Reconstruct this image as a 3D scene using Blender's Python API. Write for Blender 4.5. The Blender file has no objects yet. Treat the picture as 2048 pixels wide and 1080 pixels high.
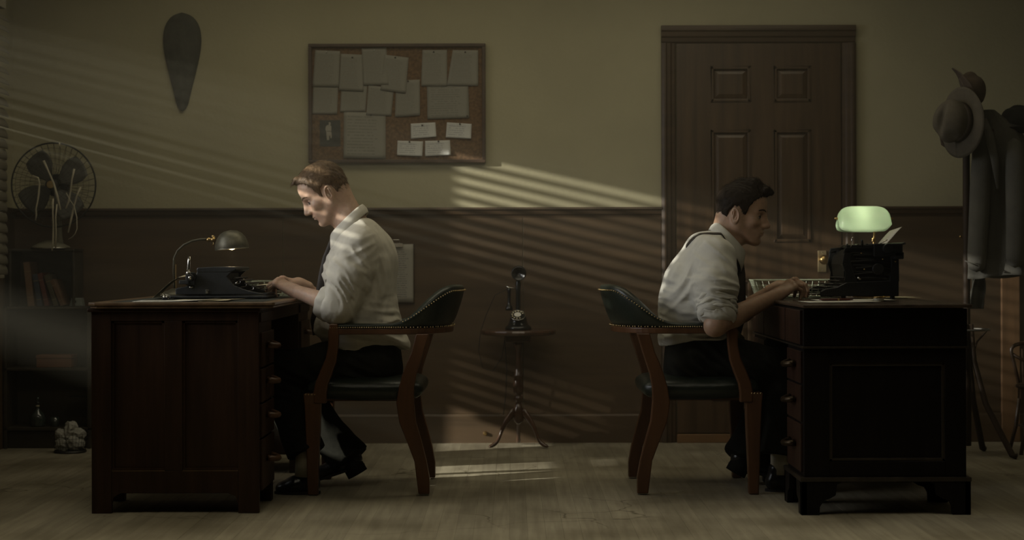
import bpy, bmesh, math, random
import numpy as np
from mathutils import Vector, Matrix
random.seed(7)
rng = np.random.default_rng(7)
PI = math.pi
SC = bpy.context.scene
COL = SC.collection
F = 3300.0            # focal length in pixels of the 2048x1080 frame
CH = 0.927            # camera height

# ------------------------------------------------------------------ camera
cam_d = bpy.data.cameras.new('camera')
cam = bpy.data.objects.new('camera', cam_d)
COL.objects.link(cam)
cam.location = (0, 0, CH)
cam.rotation_euler = (PI/2, math.radians(0.15), 0)
cam_d.sensor_width = 36.0
cam_d.lens = F/2048*36.0
cam_d.shift_y = -20/2048
cam_d.clip_start = 0.1
cam_d.dof.use_dof = True
cam_d.dof.focus_distance = 6.6
cam_d.dof.aperture_fstop = 2.8
SC.camera = cam

# ------------------------------------------------------------------ world, lights, exposure
SC.view_settings.view_transform = 'Standard'
SC.view_settings.look = 'None'
SC.view_settings.gamma = 1.0
SC.view_settings.use_curve_mapping = False
SC.view_settings.exposure = 0.0
w = bpy.data.worlds.new('world'); SC.world = w
w.use_nodes = True
w.node_tree.nodes['Background'].inputs[0].default_value = (0.5, 0.55, 0.6, 1)
w.node_tree.nodes['Background'].inputs[1].default_value = 0.03

def light(name, kind, loc, energy, color, target=None, **kw):
    d = bpy.data.lights.new(name, kind)
    d.energy = energy; d.color = color
    for k, v in kw.items():
        setattr(d, k, v)
    o = bpy.data.objects.new(name, d)
    COL.objects.link(o)
    o.location = loc
    if target is not None:
        o.rotation_euler = (Vector(target)-Vector(loc)).to_track_quat('-Z', 'Y').to_euler()
    return o

# the hard lamp outside the window, shining through the blind
light('window_spot', 'SPOT', (-11.9, 3.56, 4.1), 13500, (1.0, 0.95, 0.80), (-2.43, 6.6, 1.35),
      spot_size=math.radians(17), spot_blend=0.3, shadow_soft_size=0.07)
# unseen soft fill added overhead, over the gap between desks and back wall
light('overhead_fill', 'AREA', (-0.1, 7.15, 2.85), 12, (1.0, 0.89, 0.62), (-0.1, 7.15, 0),
      shape='RECTANGLE', size=3.6, size_y=0.9, spread=math.radians(150))
light('wall_fill', 'AREA', (0.0, 4.6, 2.85), 3.2, (1.0, 0.90, 0.66), (0.0, 7.6, 1.0),
      shape='RECTANGLE', size=3.0, size_y=0.6, spread=math.radians(75))  # added fill with no visible lamp, brightens the back wall
light('floor_fill', 'AREA', (0.0, 5.0, 2.9), 8, (1.0, 0.90, 0.66), (0.0, 5.0, 0),
      shape='RECTANGLE', size=4.6, size_y=0.8, spread=math.radians(60))  # added fill with no visible lamp, brightens the front floor
# soft fill added inside the blind, imitating glow from the window side
light('window_side_fill', 'AREA', (-2.15, 6.15, 1.55), 5, (0.95, 0.95, 0.95), (0.5, 6.9, 0.95),
      shape='RECTANGLE', size=1.6, size_y=1.1, spread=math.radians(75))

# ------------------------------------------------------------------ helpers
def P(px, py, s):
    "world point seen at pixel (px,py) at the depth where one metre spans s pixels"
    return Vector(((px-1024)/s, F/s, CH-(py-520)/s))
def ZP(py, s): return CH-(py-520)/s
def XP(px, s): return (px-1024)/s

WL = {}
def tag(o, label=None, cat=None, group=None, kind=None):
    if label: o['label'] = label
    if cat: o['category'] = cat
    if group: o['group'] = group
    if kind: o['kind'] = kind
    return o
def empty(name, loc, label, cat, group=None):
    o = bpy.data.objects.new(name, None); COL.objects.link(o)
    o.location = loc; o.empty_display_size = 0.05
    WL[o.name] = Vector(loc)
    return tag(o, label, cat, group)

class MB:
    def __init__(s): s.v = []; s.f = []
    def add(s, vs, fs):
        n = len(s.v); s.v += [tuple(p) for p in vs]
        s.f += [tuple(i+n for i in f) for f in fs]; return s
    def box(s, x0, x1, y0, y1, z0, z1, M=None):
        vs = [Vector(p) for p in ((x0,y0,z0),(x1,y0,z0),(x1,y1,z0),(x0,y1,z0),(x0,y0,z1),(x1,y0,z1),(x1,y1,z1),(x0,y1,z1))]
        if M is not None: vs = [M @ p for p in vs]
        return s.add(vs, [(0,3,2,1),(4,5,6,7),(0,1,5,4),(1,2,6,5),(2,3,7,6),(3,0,4,7)])
    def prism(s, poly, a0, a1, axis='y'):
        "polygon in the plane across axis, extruded along it"
        n = len(poly)
        def mk(p, a):
            if axis == 'y': return (p[0], a, p[1])
            if axis == 'x': return (a, p[0], p[1])
            return (p[0], p[1], a)
        vs = [mk(p, a0) for p in poly]+[mk(p, a1) for p in poly]
        fs = [tuple(range(n))[::-1], tuple(range(n, 2*n))]
        fs += [(i, (i+1) % n, n+(i+1) % n, n+i) for i in range(n)]
        return s.add(vs, fs)
    def tube(s, pts, r, n=8, closed=False, caps=True, flat=None):
        "swept tube through pts; r number or list; flat=(w,h) factors with up z"
        pts = [Vector(p) for p in pts]; m = len(pts)
        rr = r if isinstance(r, (list, tuple)) else [r]*m
        rings = []; prev = None
        for i, p in enumerate(pts):
            if closed: t = pts[(i+1) % m]-pts[i-1]
            elif i == 0: t = pts[1]-pts[0]
            elif i == m-1: t = pts[-1]-pts[-2]
            else: t = pts[i+1]-pts[i-1]
            t = t.normalized() if t.length > 1e-9 else Vector((0,0,1))
            if prev is None:
                a = Vector((0,0,1)) if abs(t.z) < 0.9 else Vector((0,1,0))
                u = t.cross(a).normalized()
            else:
                u = (prev-t*prev.dot(t)).normalized()
            prev = u; w_ = t.cross(u)
            fu, fw = flat if flat else (1, 1)
            rings.append([p+u*math.cos(2*PI*k/n)*rr[i]*fu+w_*math.sin(2*PI*k/n)*rr[i]*fw for k in range(n)])
        vs = [q for ring in rings for q in ring]; fs = []
        for i in range(m if closed else m-1):
            j = (i+1) % m
            for k in range(n):
                k2 = (k+1) % n
                fs.append((i*n+k, j*n+k, j*n+k2, i*n+k2)[::-1])
        if caps and not closed:
            fs.append(tuple(range(n))); fs.append(tuple(range((m-1)*n, m*n))[::-1])
        return s.add(vs, fs)
    def cyl(s, a, b, r0, r1=None, n=16):
        return s.tube([a, b], [r0, r0 if r1 is None else r1], n)
    def lathe(s, prof, c, n=24, axis='z', M=None):
        "prof: list of (r,h); c centre"
        c = Vector(c); vs = []; fs = []; m = len(prof)
        for r, h in prof:
            for k in range(n):
                a = 2*PI*k/n; x, y = r*math.cos(a), r*math.sin(a)
                p = Vector((x, y, h)) if axis == 'z' else (Vector((h, x, y)) if axis == 'x' else Vector((x, h, y)))
                if M is not None: p = M @ p
                vs.append(c+p)
        for i in range(m-1):
            for k in range(n):
                k2 = (k+1) % n
                fs.append((i*n+k, i*n+k2, (i+1)*n+k2, (i+1)*n+k))
        if prof[0][0] > 1e-6: fs.append(tuple(range(n))[::-1])
        if prof[-1][0] > 1e-6: fs.append(tuple(range((m-1)*n, m*n)))
        return s.add(vs, fs)
    def ell(s, c, r, n=12, m=8, M=None):
        c = Vector(c); vs = []; fs = []
        for i in range(m+1):
            th = PI*i/m
            for k in range(n):
                a = 2*PI*k/n
                p = Vector((math.sin(th)*math.cos(a)*r[0], math.sin(th)*math.sin(a)*r[1], math.cos(th)*r[2]))
                if M is not None: p = M @ p
                vs.append(c+p)
        for i in range(m):
            for k in range(n):
                k2 = (k+1) % n
                fs.append((i*n+k, (i+1)*n+k, (i+1)*n+k2, i*n+k2))
        return s.add(vs, fs)
    def sheet(s, fn, nu, nv, th=0.0):
        "surface fn(u,v); th: thickness along local normal (closed slab)"
        g = [[Vector(fn(i/nu, j/nv)) for j in range(nv+1)] for i in range(nu+1)]
        W = nv+1; N = (nu+1)*W
        top = [g[i][j] for i in range(nu+1) for j in range(W)]
        fs = [(i*W+j, (i+1)*W+j, (i+1)*W+j+1, i*W+j+1) for i in range(nu) for j in range(nv)]
        if th <= 0: return s.add(top, fs)
        bot = []
        for i in range(nu+1):
            for j in range(W):
                du = g[min(i+1, nu)][j]-g[max(i-1, 0)][j]; dv = g[i][min(j+1, nv)]-g[i][max(j-1, 0)]
                nn = du.cross(dv); nn = nn.normalized() if nn.length > 1e-12 else Vector((0,0,1))
                bot.append(g[i][j]-nn*th)
        fb = [tuple(N+q for q in f[::-1]) for f in fs]
        rim = [i*W for i in range(nu+1)]+[nu*W+j for j in range(1, W)]+[i*W+nv for i in range(nu-1, -1, -1)]+[j for j in range(nv-1, 0, -1)]
        fr = [(rim[k], N+rim[k], N+rim[(k+1) % len(rim)], rim[(k+1) % len(rim)]) for k in range(len(rim))]
        return s.add(top+bot, fs+fb+fr)

def obj(name, mb, m, parent=None, bevel=0, smooth=False, seg=2, sub=0, angle=None, fix=True):
    me = bpy.data.meshes.new(name)
    off = WL.get(parent.name, Vector()) if parent is not None else Vector()
    me.from_pydata([(p[0]-off.x, p[1]-off.y, p[2]-off.z) for p in mb.v], [], mb.f)
    if fix:
        bm = bmesh.new(); bm.from_mesh(me)
        bmesh.ops.remove_doubles(bm, verts=bm.verts, dist=1e-6)
        bmesh.ops.recalc_face_normals(bm, faces=bm.faces)
        bm.to_mesh(me); bm.free()
    if smooth:
        me.shade_smooth()
    me.materials.append(m)
    o = bpy.data.objects.new(name, me); COL.objects.link(o)
    if parent is not None:
        o.parent = parent; WL[o.name] = off.copy()
    else:
        WL[o.name] = Vector()
    if bevel:
        b = o.modifiers.new('bevel', 'BEVEL'); b.width = bevel; b.segments = seg; b.limit_method = 'ANGLE'; b.angle_limit = math.radians(40)
        if not smooth:
            b.harden_normals = False
    if sub:
        q = o.modifiers.new('sub', 'SUBSURF'); q.levels = sub; q.render_levels = sub
    return o

def smooth_by_angle(o, deg=40):
    me = o.data
    me.shade_smooth()
    bm = bmesh.new(); bm.from_mesh(me)
    for e in bm.edges:
        if len(e.link_faces) == 2 and e.calc_face_angle(0) > math.radians(deg): e.smooth = False
    bm.to_mesh(me); bm.free()
    return o

# ------------------------------------------------------------------ materials
MATS = {}
def mat(name, col, rough=0.6, metal=0.0, var=0.12, scale=(6, 6, 6), bump=0.0, bscale=None, spec=0.5,
        col2=None, sss=0.0, trans=0.0, emit=None, estr=0.0, coat=0.0, detail=6, lo=0.35, hi=0.65, rvar=0.0):
    if name in MATS: return MATS[name]
    m = bpy.data.materials.new(name); m.use_nodes = True
    nt = m.node_tree; nd = nt.nodes; lk = nt.links
    b = nd['Principled BSDF']
    b.inputs['Roughness'].default_value = rough
    b.inputs['Metallic'].default_value = metal
    b.inputs['Specular IOR Level'].default_value = spec
    b.inputs['Coat Weight'].default_value = coat
    if coat: b.inputs['Coat Roughness'].default_value = 0.25
    if sss:
        b.inputs['Subsurface Weight'].default_value = sss
        b.inputs['Subsurface Radius'].default_value = (1.0, 0.35, 0.2)
        b.inputs['Subsurface Scale'].default_value = 0.008
    if trans: b.inputs['Transmission Weight'].default_value = trans
    if emit:
        b.inputs['Emission Color'].default_value = (*emit, 1); b.inputs['Emission Strength'].default_value = estr
    tc = nd.new('ShaderNodeTexCoord'); mp = nd.new('ShaderNodeMapping'); mp.inputs['Scale'].default_value = scale
    lk.new(tc.outputs['Object'], mp.inputs['Vector'])
    nz = nd.new('ShaderNodeTexNoise'); nz.inputs['Scale'].default_value = 1.0; nz.inputs['Detail'].default_value = detail
    nz.inputs['Roughness'].default_value = 0.6
    lk.new(mp.outputs['Vector'], nz.inputs['Vector'])
    rp = nd.new('ShaderNodeValToRGB')
    c2 = col2 if col2 else tuple(min(1, c*(1+var)) for c in col)
    c1 = tuple(c*(1-var) for c in col) if not col2 else col
    rp.color_ramp.elements[0].position = lo; rp.color_ramp.elements[0].color = (*c1, 1)
    rp.color_ramp.elements[1].position = hi; rp.color_ramp.elements[1].color = (*c2, 1)
    lk.new(nz.outputs['Fac'], rp.inputs['Fac']); lk.new(rp.outputs['Color'], b.inputs['Base Color'])
    if rvar:
        mr = nd.new('ShaderNodeMapRange'); mr.inputs['To Min'].default_value = rough-rvar; mr.inputs['To Max'].default_value = rough+rvar
        lk.new(nz.outputs['Fac'], mr.inputs['Value']); lk.new(mr.outputs['Result'], b.inputs['Roughness'])
    if bump:
        bp = nd.new('ShaderNodeBump'); bp.inputs['Strength'].default_value = bump; bp.inputs['Distance'].default_value = 0.01
        src = nz
        if bscale:
            mp2 = nd.new('ShaderNodeMapping'); mp2.inputs['Scale'].default_value = bscale
            lk.new(tc.outputs['Object'], mp2.inputs['Vector'])
            src = nd.new('ShaderNodeTexNoise'); src.inputs['Scale'].default_value = 1.0; src.inputs['Detail'].default_value = 4
            lk.new(mp2.outputs['Vector'], src.inputs['Vector'])
        lk.new(src.outputs['Fac'], bp.inputs['Height']); lk.new(bp.outputs['Normal'], b.inputs['Normal'])
    MATS[name] = m
    return m

M_wall = mat('olive_cream_plaster', (0.40, 0.368, 0.240), 0.85, var=0.06, scale=(2,2,2), bump=0.12, bscale=(60,60,60))
M_wains = mat('brown_wainscot_wood', (0.076, 0.048, 0.025), 0.48, var=0.22, scale=(1.2, 9, 14), bump=0.05, bscale=(4,40,60), rvar=0.06)
M_doorw = mat('dark_door_wood', (0.070, 0.042, 0.022), 0.36, var=0.28, scale=(24, 9, 1.6), bump=0.05, bscale=(60,40,4))
M_trimw = mat('dark_trim_wood', (0.060, 0.036, 0.019), 0.42, var=0.2, scale=(2, 9, 20))
M_ceil = mat('ceiling_plaster', (0.30, 0.28, 0.21), 0.9, var=0.05)
M_deskL = mat('old_oak_desk_wood', (0.036, 0.018, 0.009), 0.46, spec=.3, var=0.3, scale=(24, 12, 2.0), bump=0.06, bscale=(70,40,5))
M_deskLt = mat('worn_oak_desktop', (0.13, 0.080, 0.042), 0.38, var=0.3, scale=(18, 3, 18), bump=0.05)
M_deskR = mat('black_stained_desk_wood', (0.006, 0.0045, 0.004), 0.5, spec=.22, var=0.3, scale=(24,12,3), bump=0.04)
M_deskRe = mat('black_highlight_moulding', (0.030, 0.024, 0.018), 0.28, var=.3, scale=(24,12,3))  # lighter colour paints edge highlights onto the black desk mouldings
M_deskLe = mat('oak_highlight_bead', (0.10, 0.060, 0.032), 0.3, var=.3, scale=(24,12,3))  # lighter brown for the painted highlight at the lower panel edge
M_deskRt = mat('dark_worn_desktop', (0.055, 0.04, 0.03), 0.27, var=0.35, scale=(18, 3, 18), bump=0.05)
M_redw = mat('red_brown_drawer_wood', (0.032, 0.014, 0.008), 0.4, var=0.3, scale=(12,24,4))
M_chairw = mat('reddish_chair_wood', (0.105, 0.046, 0.019), 0.38, var=0.2, scale=(20,20,3), bump=0.03)
M_green = mat('dark_green_leather', (0.014, 0.020, 0.014), 0.38, var=0.2, scale=(30,30,30), bump=0.10, bscale=(90,90,90))
M_brass = mat('aged_brass', (0.55, 0.38, 0.16), 0.28, metal=1.0, var=0.2, scale=(40,40,40))
M_nail = mat('brass_nailhead', (0.60, 0.45, 0.24), 0.3, metal=1.0)
M_chrome = mat('bright_nickel', (0.65, 0.63, 0.58), 0.18, metal=1.0, var=0.08)
M_black = mat('black_enamel', (0.012, 0.013, 0.014), 0.32, var=0.2, scale=(20,20,20), bump=0.03)
M_blackm = mat('black_dull_metal', (0.016, 0.016, 0.016), 0.45, metal=0.3, var=0.2)
M_olive = mat('olive_metal_shade', (0.12, 0.112, 0.08), 0.45, metal=0.5, var=0.25, scale=(25,25,25))
M_paper = mat('white_paper', (0.62, 0.60, 0.52), 0.85, var=0.04)
M_paperd = mat('yellowed_paper', (0.50, 0.44, 0.29), 0.85, var=0.06)
M_iron = mat('dark_iron', (0.03, 0.028, 0.025), 0.5, metal=0.6)
M_felt1 = mat('brown_felt', (0.10, 0.085, 0.062), 0.95, var=0.12, scale=(25,25,25), bump=0.15, bscale=(200,200,200))
M_felt2 = mat('dark_brown_felt', (0.085, 0.062, 0.045), 0.95, var=0.12, scale=(25,25,25), bump=0.15, bscale=(200,200,200))
M_felt3 = mat('charcoal_felt', (0.02, 0.02, 0.02), 0.95, var=0.12)
M_coat = mat('grey_wool', (0.11, 0.105, 0.088), 0.95, var=0.10, scale=(12,12,12), bump=0.2, bscale=(250,250,250))
M_rack = mat('rack_wood', (0.035, 0.022, 0.013), 0.6, spec=.25, var=0.2, scale=(20,20,3))
M_shelfw = mat('shelf_dark_wood', (0.032, 0.026, 0.017), 0.45, var=0.3, scale=(3,20,20))
M_mask = mat('carved_dark_stone', (0.045, 0.046, 0.034), 0.75, var=0.3, scale=(18,18,18), bump=0.4, bscale=(45,45,25))
M_wire = mat('green_grey_wire', (0.42, 0.46, 0.34), 0.4, metal=0.2, var=0.05)
# ================================================================== ROOM
YW = F/394.0          # back wall
XL, XR = -2.53, 3.0
ZC = 2.95
def struct(name, mb, m, parent=None, bevel=0, **k):
    o = obj(name, mb, m, parent, bevel, **k)
    if parent is None: o['kind'] = 'structure'
    return o
fl = struct('floor', MB().box(XL-.2, XR+.2, -1.0, YW+.2, -0.14, -0.012), mat('under_floor', (0.16,0.13,0.09), 0.8))
fl['label'] = 'pale worn narrow board floor'

def floor_mat():
    m = bpy.data.materials.new('pale_worn_floorboard'); m.use_nodes = True
    nt = m.node_tree; nd = nt.nodes; lk = nt.links; b = nd['Principled BSDF']
    tc = nd.new('ShaderNodeTexCoord'); oi = nd.new('ShaderNodeObjectInfo')
    gp = nd.new('ShaderNodeNewGeometry')
    mp = nd.new('ShaderNodeMapping'); mp.inputs['Scale'].default_value = (40, 2.5, 40)
    lk.new(gp.outputs['Position'], mp.inputs['Vector'])
    n1 = nd.new('ShaderNodeTexNoise'); n1.inputs['Scale'].default_value = 1; n1.inputs['Detail'].default_value = 5
    lk.new(mp.outputs['Vector'], n1.inputs['Vector'])
    r1 = nd.new('ShaderNodeValToRGB')
    r1.color_ramp.elements[0].position = .3; r1.color_ramp.elements[0].color = (0.265,0.234,0.168,1)
    r1.color_ramp.elements[1].position = .7; r1.color_ramp.elements[1].color = (0.37,0.333,0.244,1)
    lk.new(n1.outputs['Fac'], r1.inputs['Fac'])
    # big worn patches
    n2 = nd.new('ShaderNodeTexNoise'); n2.inputs['Scale'].default_value = 2.2; n2.inputs['Detail'].default_value = 7
    lk.new(gp.outputs['Position'], n2.inputs['Vector'])
    r2 = nd.new('ShaderNodeValToRGB'); r2.color_ramp.elements[0].position = .35; r2.color_ramp.elements[0].color = (.62,.60,.56,1)
    r2.color_ramp.elements[1].position = .6; r2.color_ramp.elements[1].color = (1,1,1,1)
    lk.new(n2.outputs['Fac'], r2.inputs['Fac'])
    mx = nd.new('ShaderNodeMix'); mx.data_type = 'RGBA'; mx.blend_type = 'MULTIPLY'; mx.inputs[0].default_value = 1
    lk.new(r1.outputs['Color'], mx.inputs[6]); lk.new(r2.outputs['Color'], mx.inputs[7])
    # thin dark scratches
    n4 = nd.new('ShaderNodeTexNoise'); n4.inputs['Scale'].default_value = 3; n4.inputs['Detail'].default_value = 3
    lk.new(gp.outputs['Position'], n4.inputs['Vector'])
    add = nd.new('ShaderNodeMix'); add.data_type = 'VECTOR'; add.inputs[0].default_value = 0.25
    lk.new(gp.outputs['Position'], add.inputs[4]); lk.new(n4.outputs['Color'], add.inputs[5])
    vo = nd.new('ShaderNodeTexVoronoi'); vo.feature = 'DISTANCE_TO_EDGE'; vo.inputs['Scale'].default_value = 3.2
    lk.new(add.outputs[1], vo.inputs['Vector'])
    r3 = nd.new('ShaderNodeValToRGB'); r3.color_ramp.elements[0].position = 0.0; r3.color_ramp.elements[0].color = (.36,.34,.28,1)
    r3.color_ramp.elements[1].position = 0.013; r3.color_ramp.elements[1].color = (1,1,1,1)
    lk.new(vo.outputs['Distance'], r3.inputs['Fac'])
    # only in places
    r5 = nd.new('ShaderNodeMapRange'); r5.inputs['From Min'].default_value = .5; r5.inputs['From Max'].default_value = .62
    n5 = nd.new('ShaderNodeTexNoise'); n5.inputs['Scale'].default_value = 1.3
    lk.new(gp.outputs['Position'], n5.inputs['Vector']); lk.new(n5.outputs['Fac'], r5.inputs['Value'])
    mx2 = nd.new('ShaderNodeMix'); mx2.data_type = 'RGBA'; mx2.blend_type = 'MULTIPLY'
    lk.new(r5.outputs['Result'], mx2.inputs[0]); lk.new(mx.outputs[2], mx2.inputs[6]); lk.new(r3.outputs['Color'], mx2.inputs[7])
    # board to board tone
    hs = nd.new('ShaderNodeHueSaturation'); mr = nd.new('ShaderNodeMapRange')
    mr.inputs['To Min'].default_value = .90; mr.inputs['To Max'].default_value = 1.08
    lk.new(oi.outputs['Random'], mr.inputs['Value']); lk.new(mr.outputs['Result'], hs.inputs['Value'])
    lk.new(mx2.outputs[2], hs.inputs['Color']); lk.new(hs.outputs['Color'], b.inputs['Base Color'])
    b.inputs['Roughness'].default_value = 0.55
    rr = nd.new('ShaderNodeMapRange'); rr.inputs['To Min'].default_value = .42; rr.inputs['To Max'].default_value = .75
    lk.new(n2.outputs['Fac'], rr.inputs['Value']); lk.new(rr.outputs['Result'], b.inputs['Roughness'])
    bp = nd.new('ShaderNodeBump'); bp.inputs['Strength'].default_value = .12; bp.inputs['Distance'].default_value = .004
    lk.new(n1.outputs['Fac'], bp.inputs['Height']); lk.new(bp.outputs['Normal'], b.inputs['Normal'])
    return m
M_floor = floor_mat()
YJ = F/426.0
bw = (XR-XL)/90.0
meshes = {}
def board(xc, y0, y1):
    key = round(y1-y0, 3)
    if key not in meshes:
        mb = MB(); hw = bw/2-0.00012; L = y1-y0-0.0010; c = 0.0004
        mb.prism([(-hw, -0.011), (hw, -0.011), (hw, -c), (hw-c, 0), (-hw+c, 0), (-hw, -c)], 0, L, 'y')
        me = bpy.data.meshes.new('floorboard'); me.from_pydata(mb.v, [], mb.f)
        bm = bmesh.new(); bm.from_mesh(me); bmesh.ops.recalc_face_normals(bm, faces=bm.faces); bm.to_mesh(me); bm.free()
        me.materials.append(M_floor); meshes[key] = me
    o = bpy.data.objects.new('floorboard', meshes[key]); COL.objects.link(o); o.parent = fl
    o.location = (xc, y0, random.uniform(-0.0004, 0.0003))
cuts = [5.2, 5.9, 6.6, 5.5, 6.25, 6.9, 5.0]
for i in range(90):
    xc = XL+bw*(i+.5); c = cuts[(i*3) % 7]
    board(xc, 4.2, c); board(xc, c, YJ); board(xc, YJ, YW)
struct('ceiling', MB().box(XL-.2, XR+.2, -1, YW+.2, ZC, ZC+.1), M_ceil)
# back wall with the door opening closed by the door in front
wb = struct('wall_back', MB().box(XL-.2, XR+.2, YW, YW+.12, -0.1, ZC), M_wall)
struct('wall_right', MB().box(XR, XR+.12, -1, YW, -0.1, ZC), M_wall)
struct('wall_front', MB().box(XL-.2, XR+.2, -1.12, -1, -0.1, ZC), mat('front_wall', (0.10,0.09,0.07), 0.9))
WY0, WY1, WZ0, WZ1 = 5.86, 7.45, 0.757, 2.04
ZB0 = 0.868
wl = MB(); t = 0.16
wl.box(XL-t, XL, -1, WY0, -.1, ZC); wl.box(XL-t, XL, WY1, YW, -.1, ZC)
wl.box(XL-t, XL, WY0, WY1, -.1, WZ0); wl.box(XL-t, XL, WY0, WY1, WZ1, ZC)
struct('wall_left', wl, M_wall)
# window frame
wf = MB()
wf.box(XL-.10, XL+.02, WY0-.06, WY0, WZ0-.06, WZ1+.06); wf.box(XL-.10, XL+.02, WY1, WY1+.06, WZ0-.06, WZ1+.06)
wf.box(XL-.10, XL+.02, WY0, WY1, WZ1, WZ1+.06); wf.box(XL-.14, XL+.07, WY0-.08, WY1+.08, WZ0-.05, WZ0-.012)
win = struct('window_1', wf, M_trimw)
# chair rail, wainscot, baseboard
zr = ZP(415, 394)
DX0, DX1 = XP(1323, 394), XP(1711, 394)
def rail_prof(y):
    return [(y, zr), (y-.034, zr), (y-.036, zr-.010), (y-.026, zr-.018), (y-.022, zr-.034), (y-.012, zr-.042), (y-.010, zr-.052), (y, zr-.052)]
for n_, (a, b_) in enumerate(((XL, DX0), (DX1, XR))):
    struct('trim_%d' % (n_+1), MB().prism(rail_prof(YW), a, b_, 'x'), M_trimw)
zb = ZP(827, 394)
seams = [XL, -1.16, 0.056, DX0]
for a, b_ in list(zip(seams[:-1], seams[1:]))+[(DX1, 2.49), (2.49, XR)]:
    struct('wainscot_panel', MB().box(a+.0015, b_-.0015, YW-.010, YW, zb, zr-.05), M_wains, wb, bevel=.0015)
bb = [(YW, 0), (YW-.020, 0), (YW-.020, zb-.012), (YW-.016, zb-.003), (YW-.012, zb), (YW, zb)]
struct('baseboard_back', MB().prism(bb, XL, DX0, 'x'), M_wains)
struct('baseboard_right', MB().prism(bb, DX1, XR, 'x'), M_wains)
# left wall wainscot rail (beyond the window)
struct('trim_3', MB().prism([(XL, zr), (XL+.03, zr), (XL+.026, zr-.018), (XL+.010, zr-.052), (XL, zr-.052)], WY1+.06, YW, 'y'), M_trimw)
struct('wainscot_panel', MB().box(XL, XL+.01, WY1+.06, YW, 0, zr-.05), M_wains, bpy.data.objects['wall_left'])
# pilaster board right of the coat rack
struct('trim_4', MB().box(XP(2000,394), XP(2036,394), YW-.03, YW, 0.0, zr-.05), mat('warm_brown_board', (0.17,0.095,0.045), .5, var=.2, scale=(20,9,2)), bevel=.003)
# door casing
cw = XP(1352, 394)-DX0
zt = ZP(53, 394); zi = ZP(88, 394)
def casing_prof(w_):
    return [(0, 0), (0, .030), (.18*w_, .036), (.30*w_, .036), (.36*w_, .028), (.62*w_, .026), (.70*w_, .018), (.92*w_, .016), (w_, .010), (w_, 0)]
dc = empty('door_1', (XP(1517,394), YW, 0), 'dark brown six-panel door in a moulded casing', None); del dc['label']; dc['kind'] = 'structure'
cas = MB()
cas.prism([(DX0+a, YW-d) for a, d in casing_prof(cw)], 0, zi, 'z')
cas.prism([(DX1-a, YW-d) for a, d in casing_prof(cw)], 0, zi, 'z')
struct('side_casing', cas, M_trimw, dc, bevel=.0015)
hd = MB()
hd.prism([(YW-d, zt-a*(zt-zi)/cw) for a, d in casing_prof(cw)], DX0, DX1, 'x')
struct('head_casing', hd, M_trimw, dc, bevel=.0015)
struct('threshold', MB().box(DX0+cw, DX1-cw, YW-.04, YW, 0, ZP(868,394)), mat('threshold_wood', (0.20,0.11,0.05), .4), dc, bevel=.003)
# six panel leaf
lx0, lx1 = DX0+cw+.003, DX1-cw-.003
lz0, lz1 = ZP(866,394), zi-.003
yf = YW-.020
def X4(px): return XP(px, 394)
def Z4(py): return ZP(py, 394)
cols = [(X4(1422), X4(1500)), (X4(1548), X4(1620))]
rows = [(Z4(205), Z4(135)), (Z4(485), Z4(262)), (Z4(800), Z4(560))]
lf = MB()
lf.box(lx0, lx1, yf+.012, YW-.001, lz0, lz1)
xs = [lx0, cols[0][0], cols[0][1], cols[1][0], cols[1][1], lx1]
for a, b_ in ((xs[0], xs[1]), (xs[2], xs[3]), (xs[4], xs[5])): lf.box(a, b_, yf, yf+.012, lz0, lz1)
zs = [lz0]+[q for r in rows[::-1] for q in r]+[lz1]
for cx0, cx1 in cols:
    for a, b_ in ((zs[0], zs[1]), (zs[2], zs[3]), (zs[4], zs[5]), (zs[6], zs[7])): lf.box(cx0, cx1, yf, yf+.012, a, b_)
leaf = struct('door_leaf', lf, M_doorw, dc)
for cx0, cx1 in cols:
    for a, b_ in rows:
        pm = MB()
        # moulding ring (beads proud of the stiles) and raised field
        for q in ((cx0, cx0+.014, a, b_), (cx1-.014, cx1, a, b_), (cx0, cx1, a, a+.014), (cx0, cx1, b_-.014, b_)):
            pm.box(q[0], q[1], yf-.005, yf+.012, q[2], q[3])
        g = .038
        vs = [(cx0+.014, yf+.011, a+.014), (cx1-.014, yf+.011, a+.014), (cx1-.014, yf+.011, b_-.014), (cx0+.014, yf+.011, b_-.014),
              (cx0+g, yf+.002, a+g), (cx1-g, yf+.002, a+g), (cx1-g, yf+.002, b_-g), (cx0+g, yf+.002, b_-g)]
        pm.add(vs, [(0,1,5,4), (1,2,6,5), (2,3,7,6), (3,0,4,7), (4,5,6,7)])
        struct('door_panel', pm, M_doorw, dc, bevel=.003)
kp = MB().box(X4(1634), X4(1651), yf-.006, yf, Z4(546), Z4(503))
plate = struct('knob_plate', kp, mat('pale_brass', (0.62,0.50,0.30), .35, metal=.8), dc, bevel=.002)
kn = MB().lathe([(.0, -.062), (.012, -.061), (.022, -.052), (.025, -.042), (.021, -.031), (.010, -.024), (.009, -.004), (.016, 0)], (X4(1643), yf-.004, Z4(521)), 20, 'y')
struct('door_knob', kn, M_brass, dc, smooth=True)
sc_ = MB()
for q in (507, 542): sc_.ell((X4(1642.5), yf-.006, Z4(q)), (.003, .002, .003), 8, 4)
struct('plate_screw', sc_, M_chrome, dc)

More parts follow.
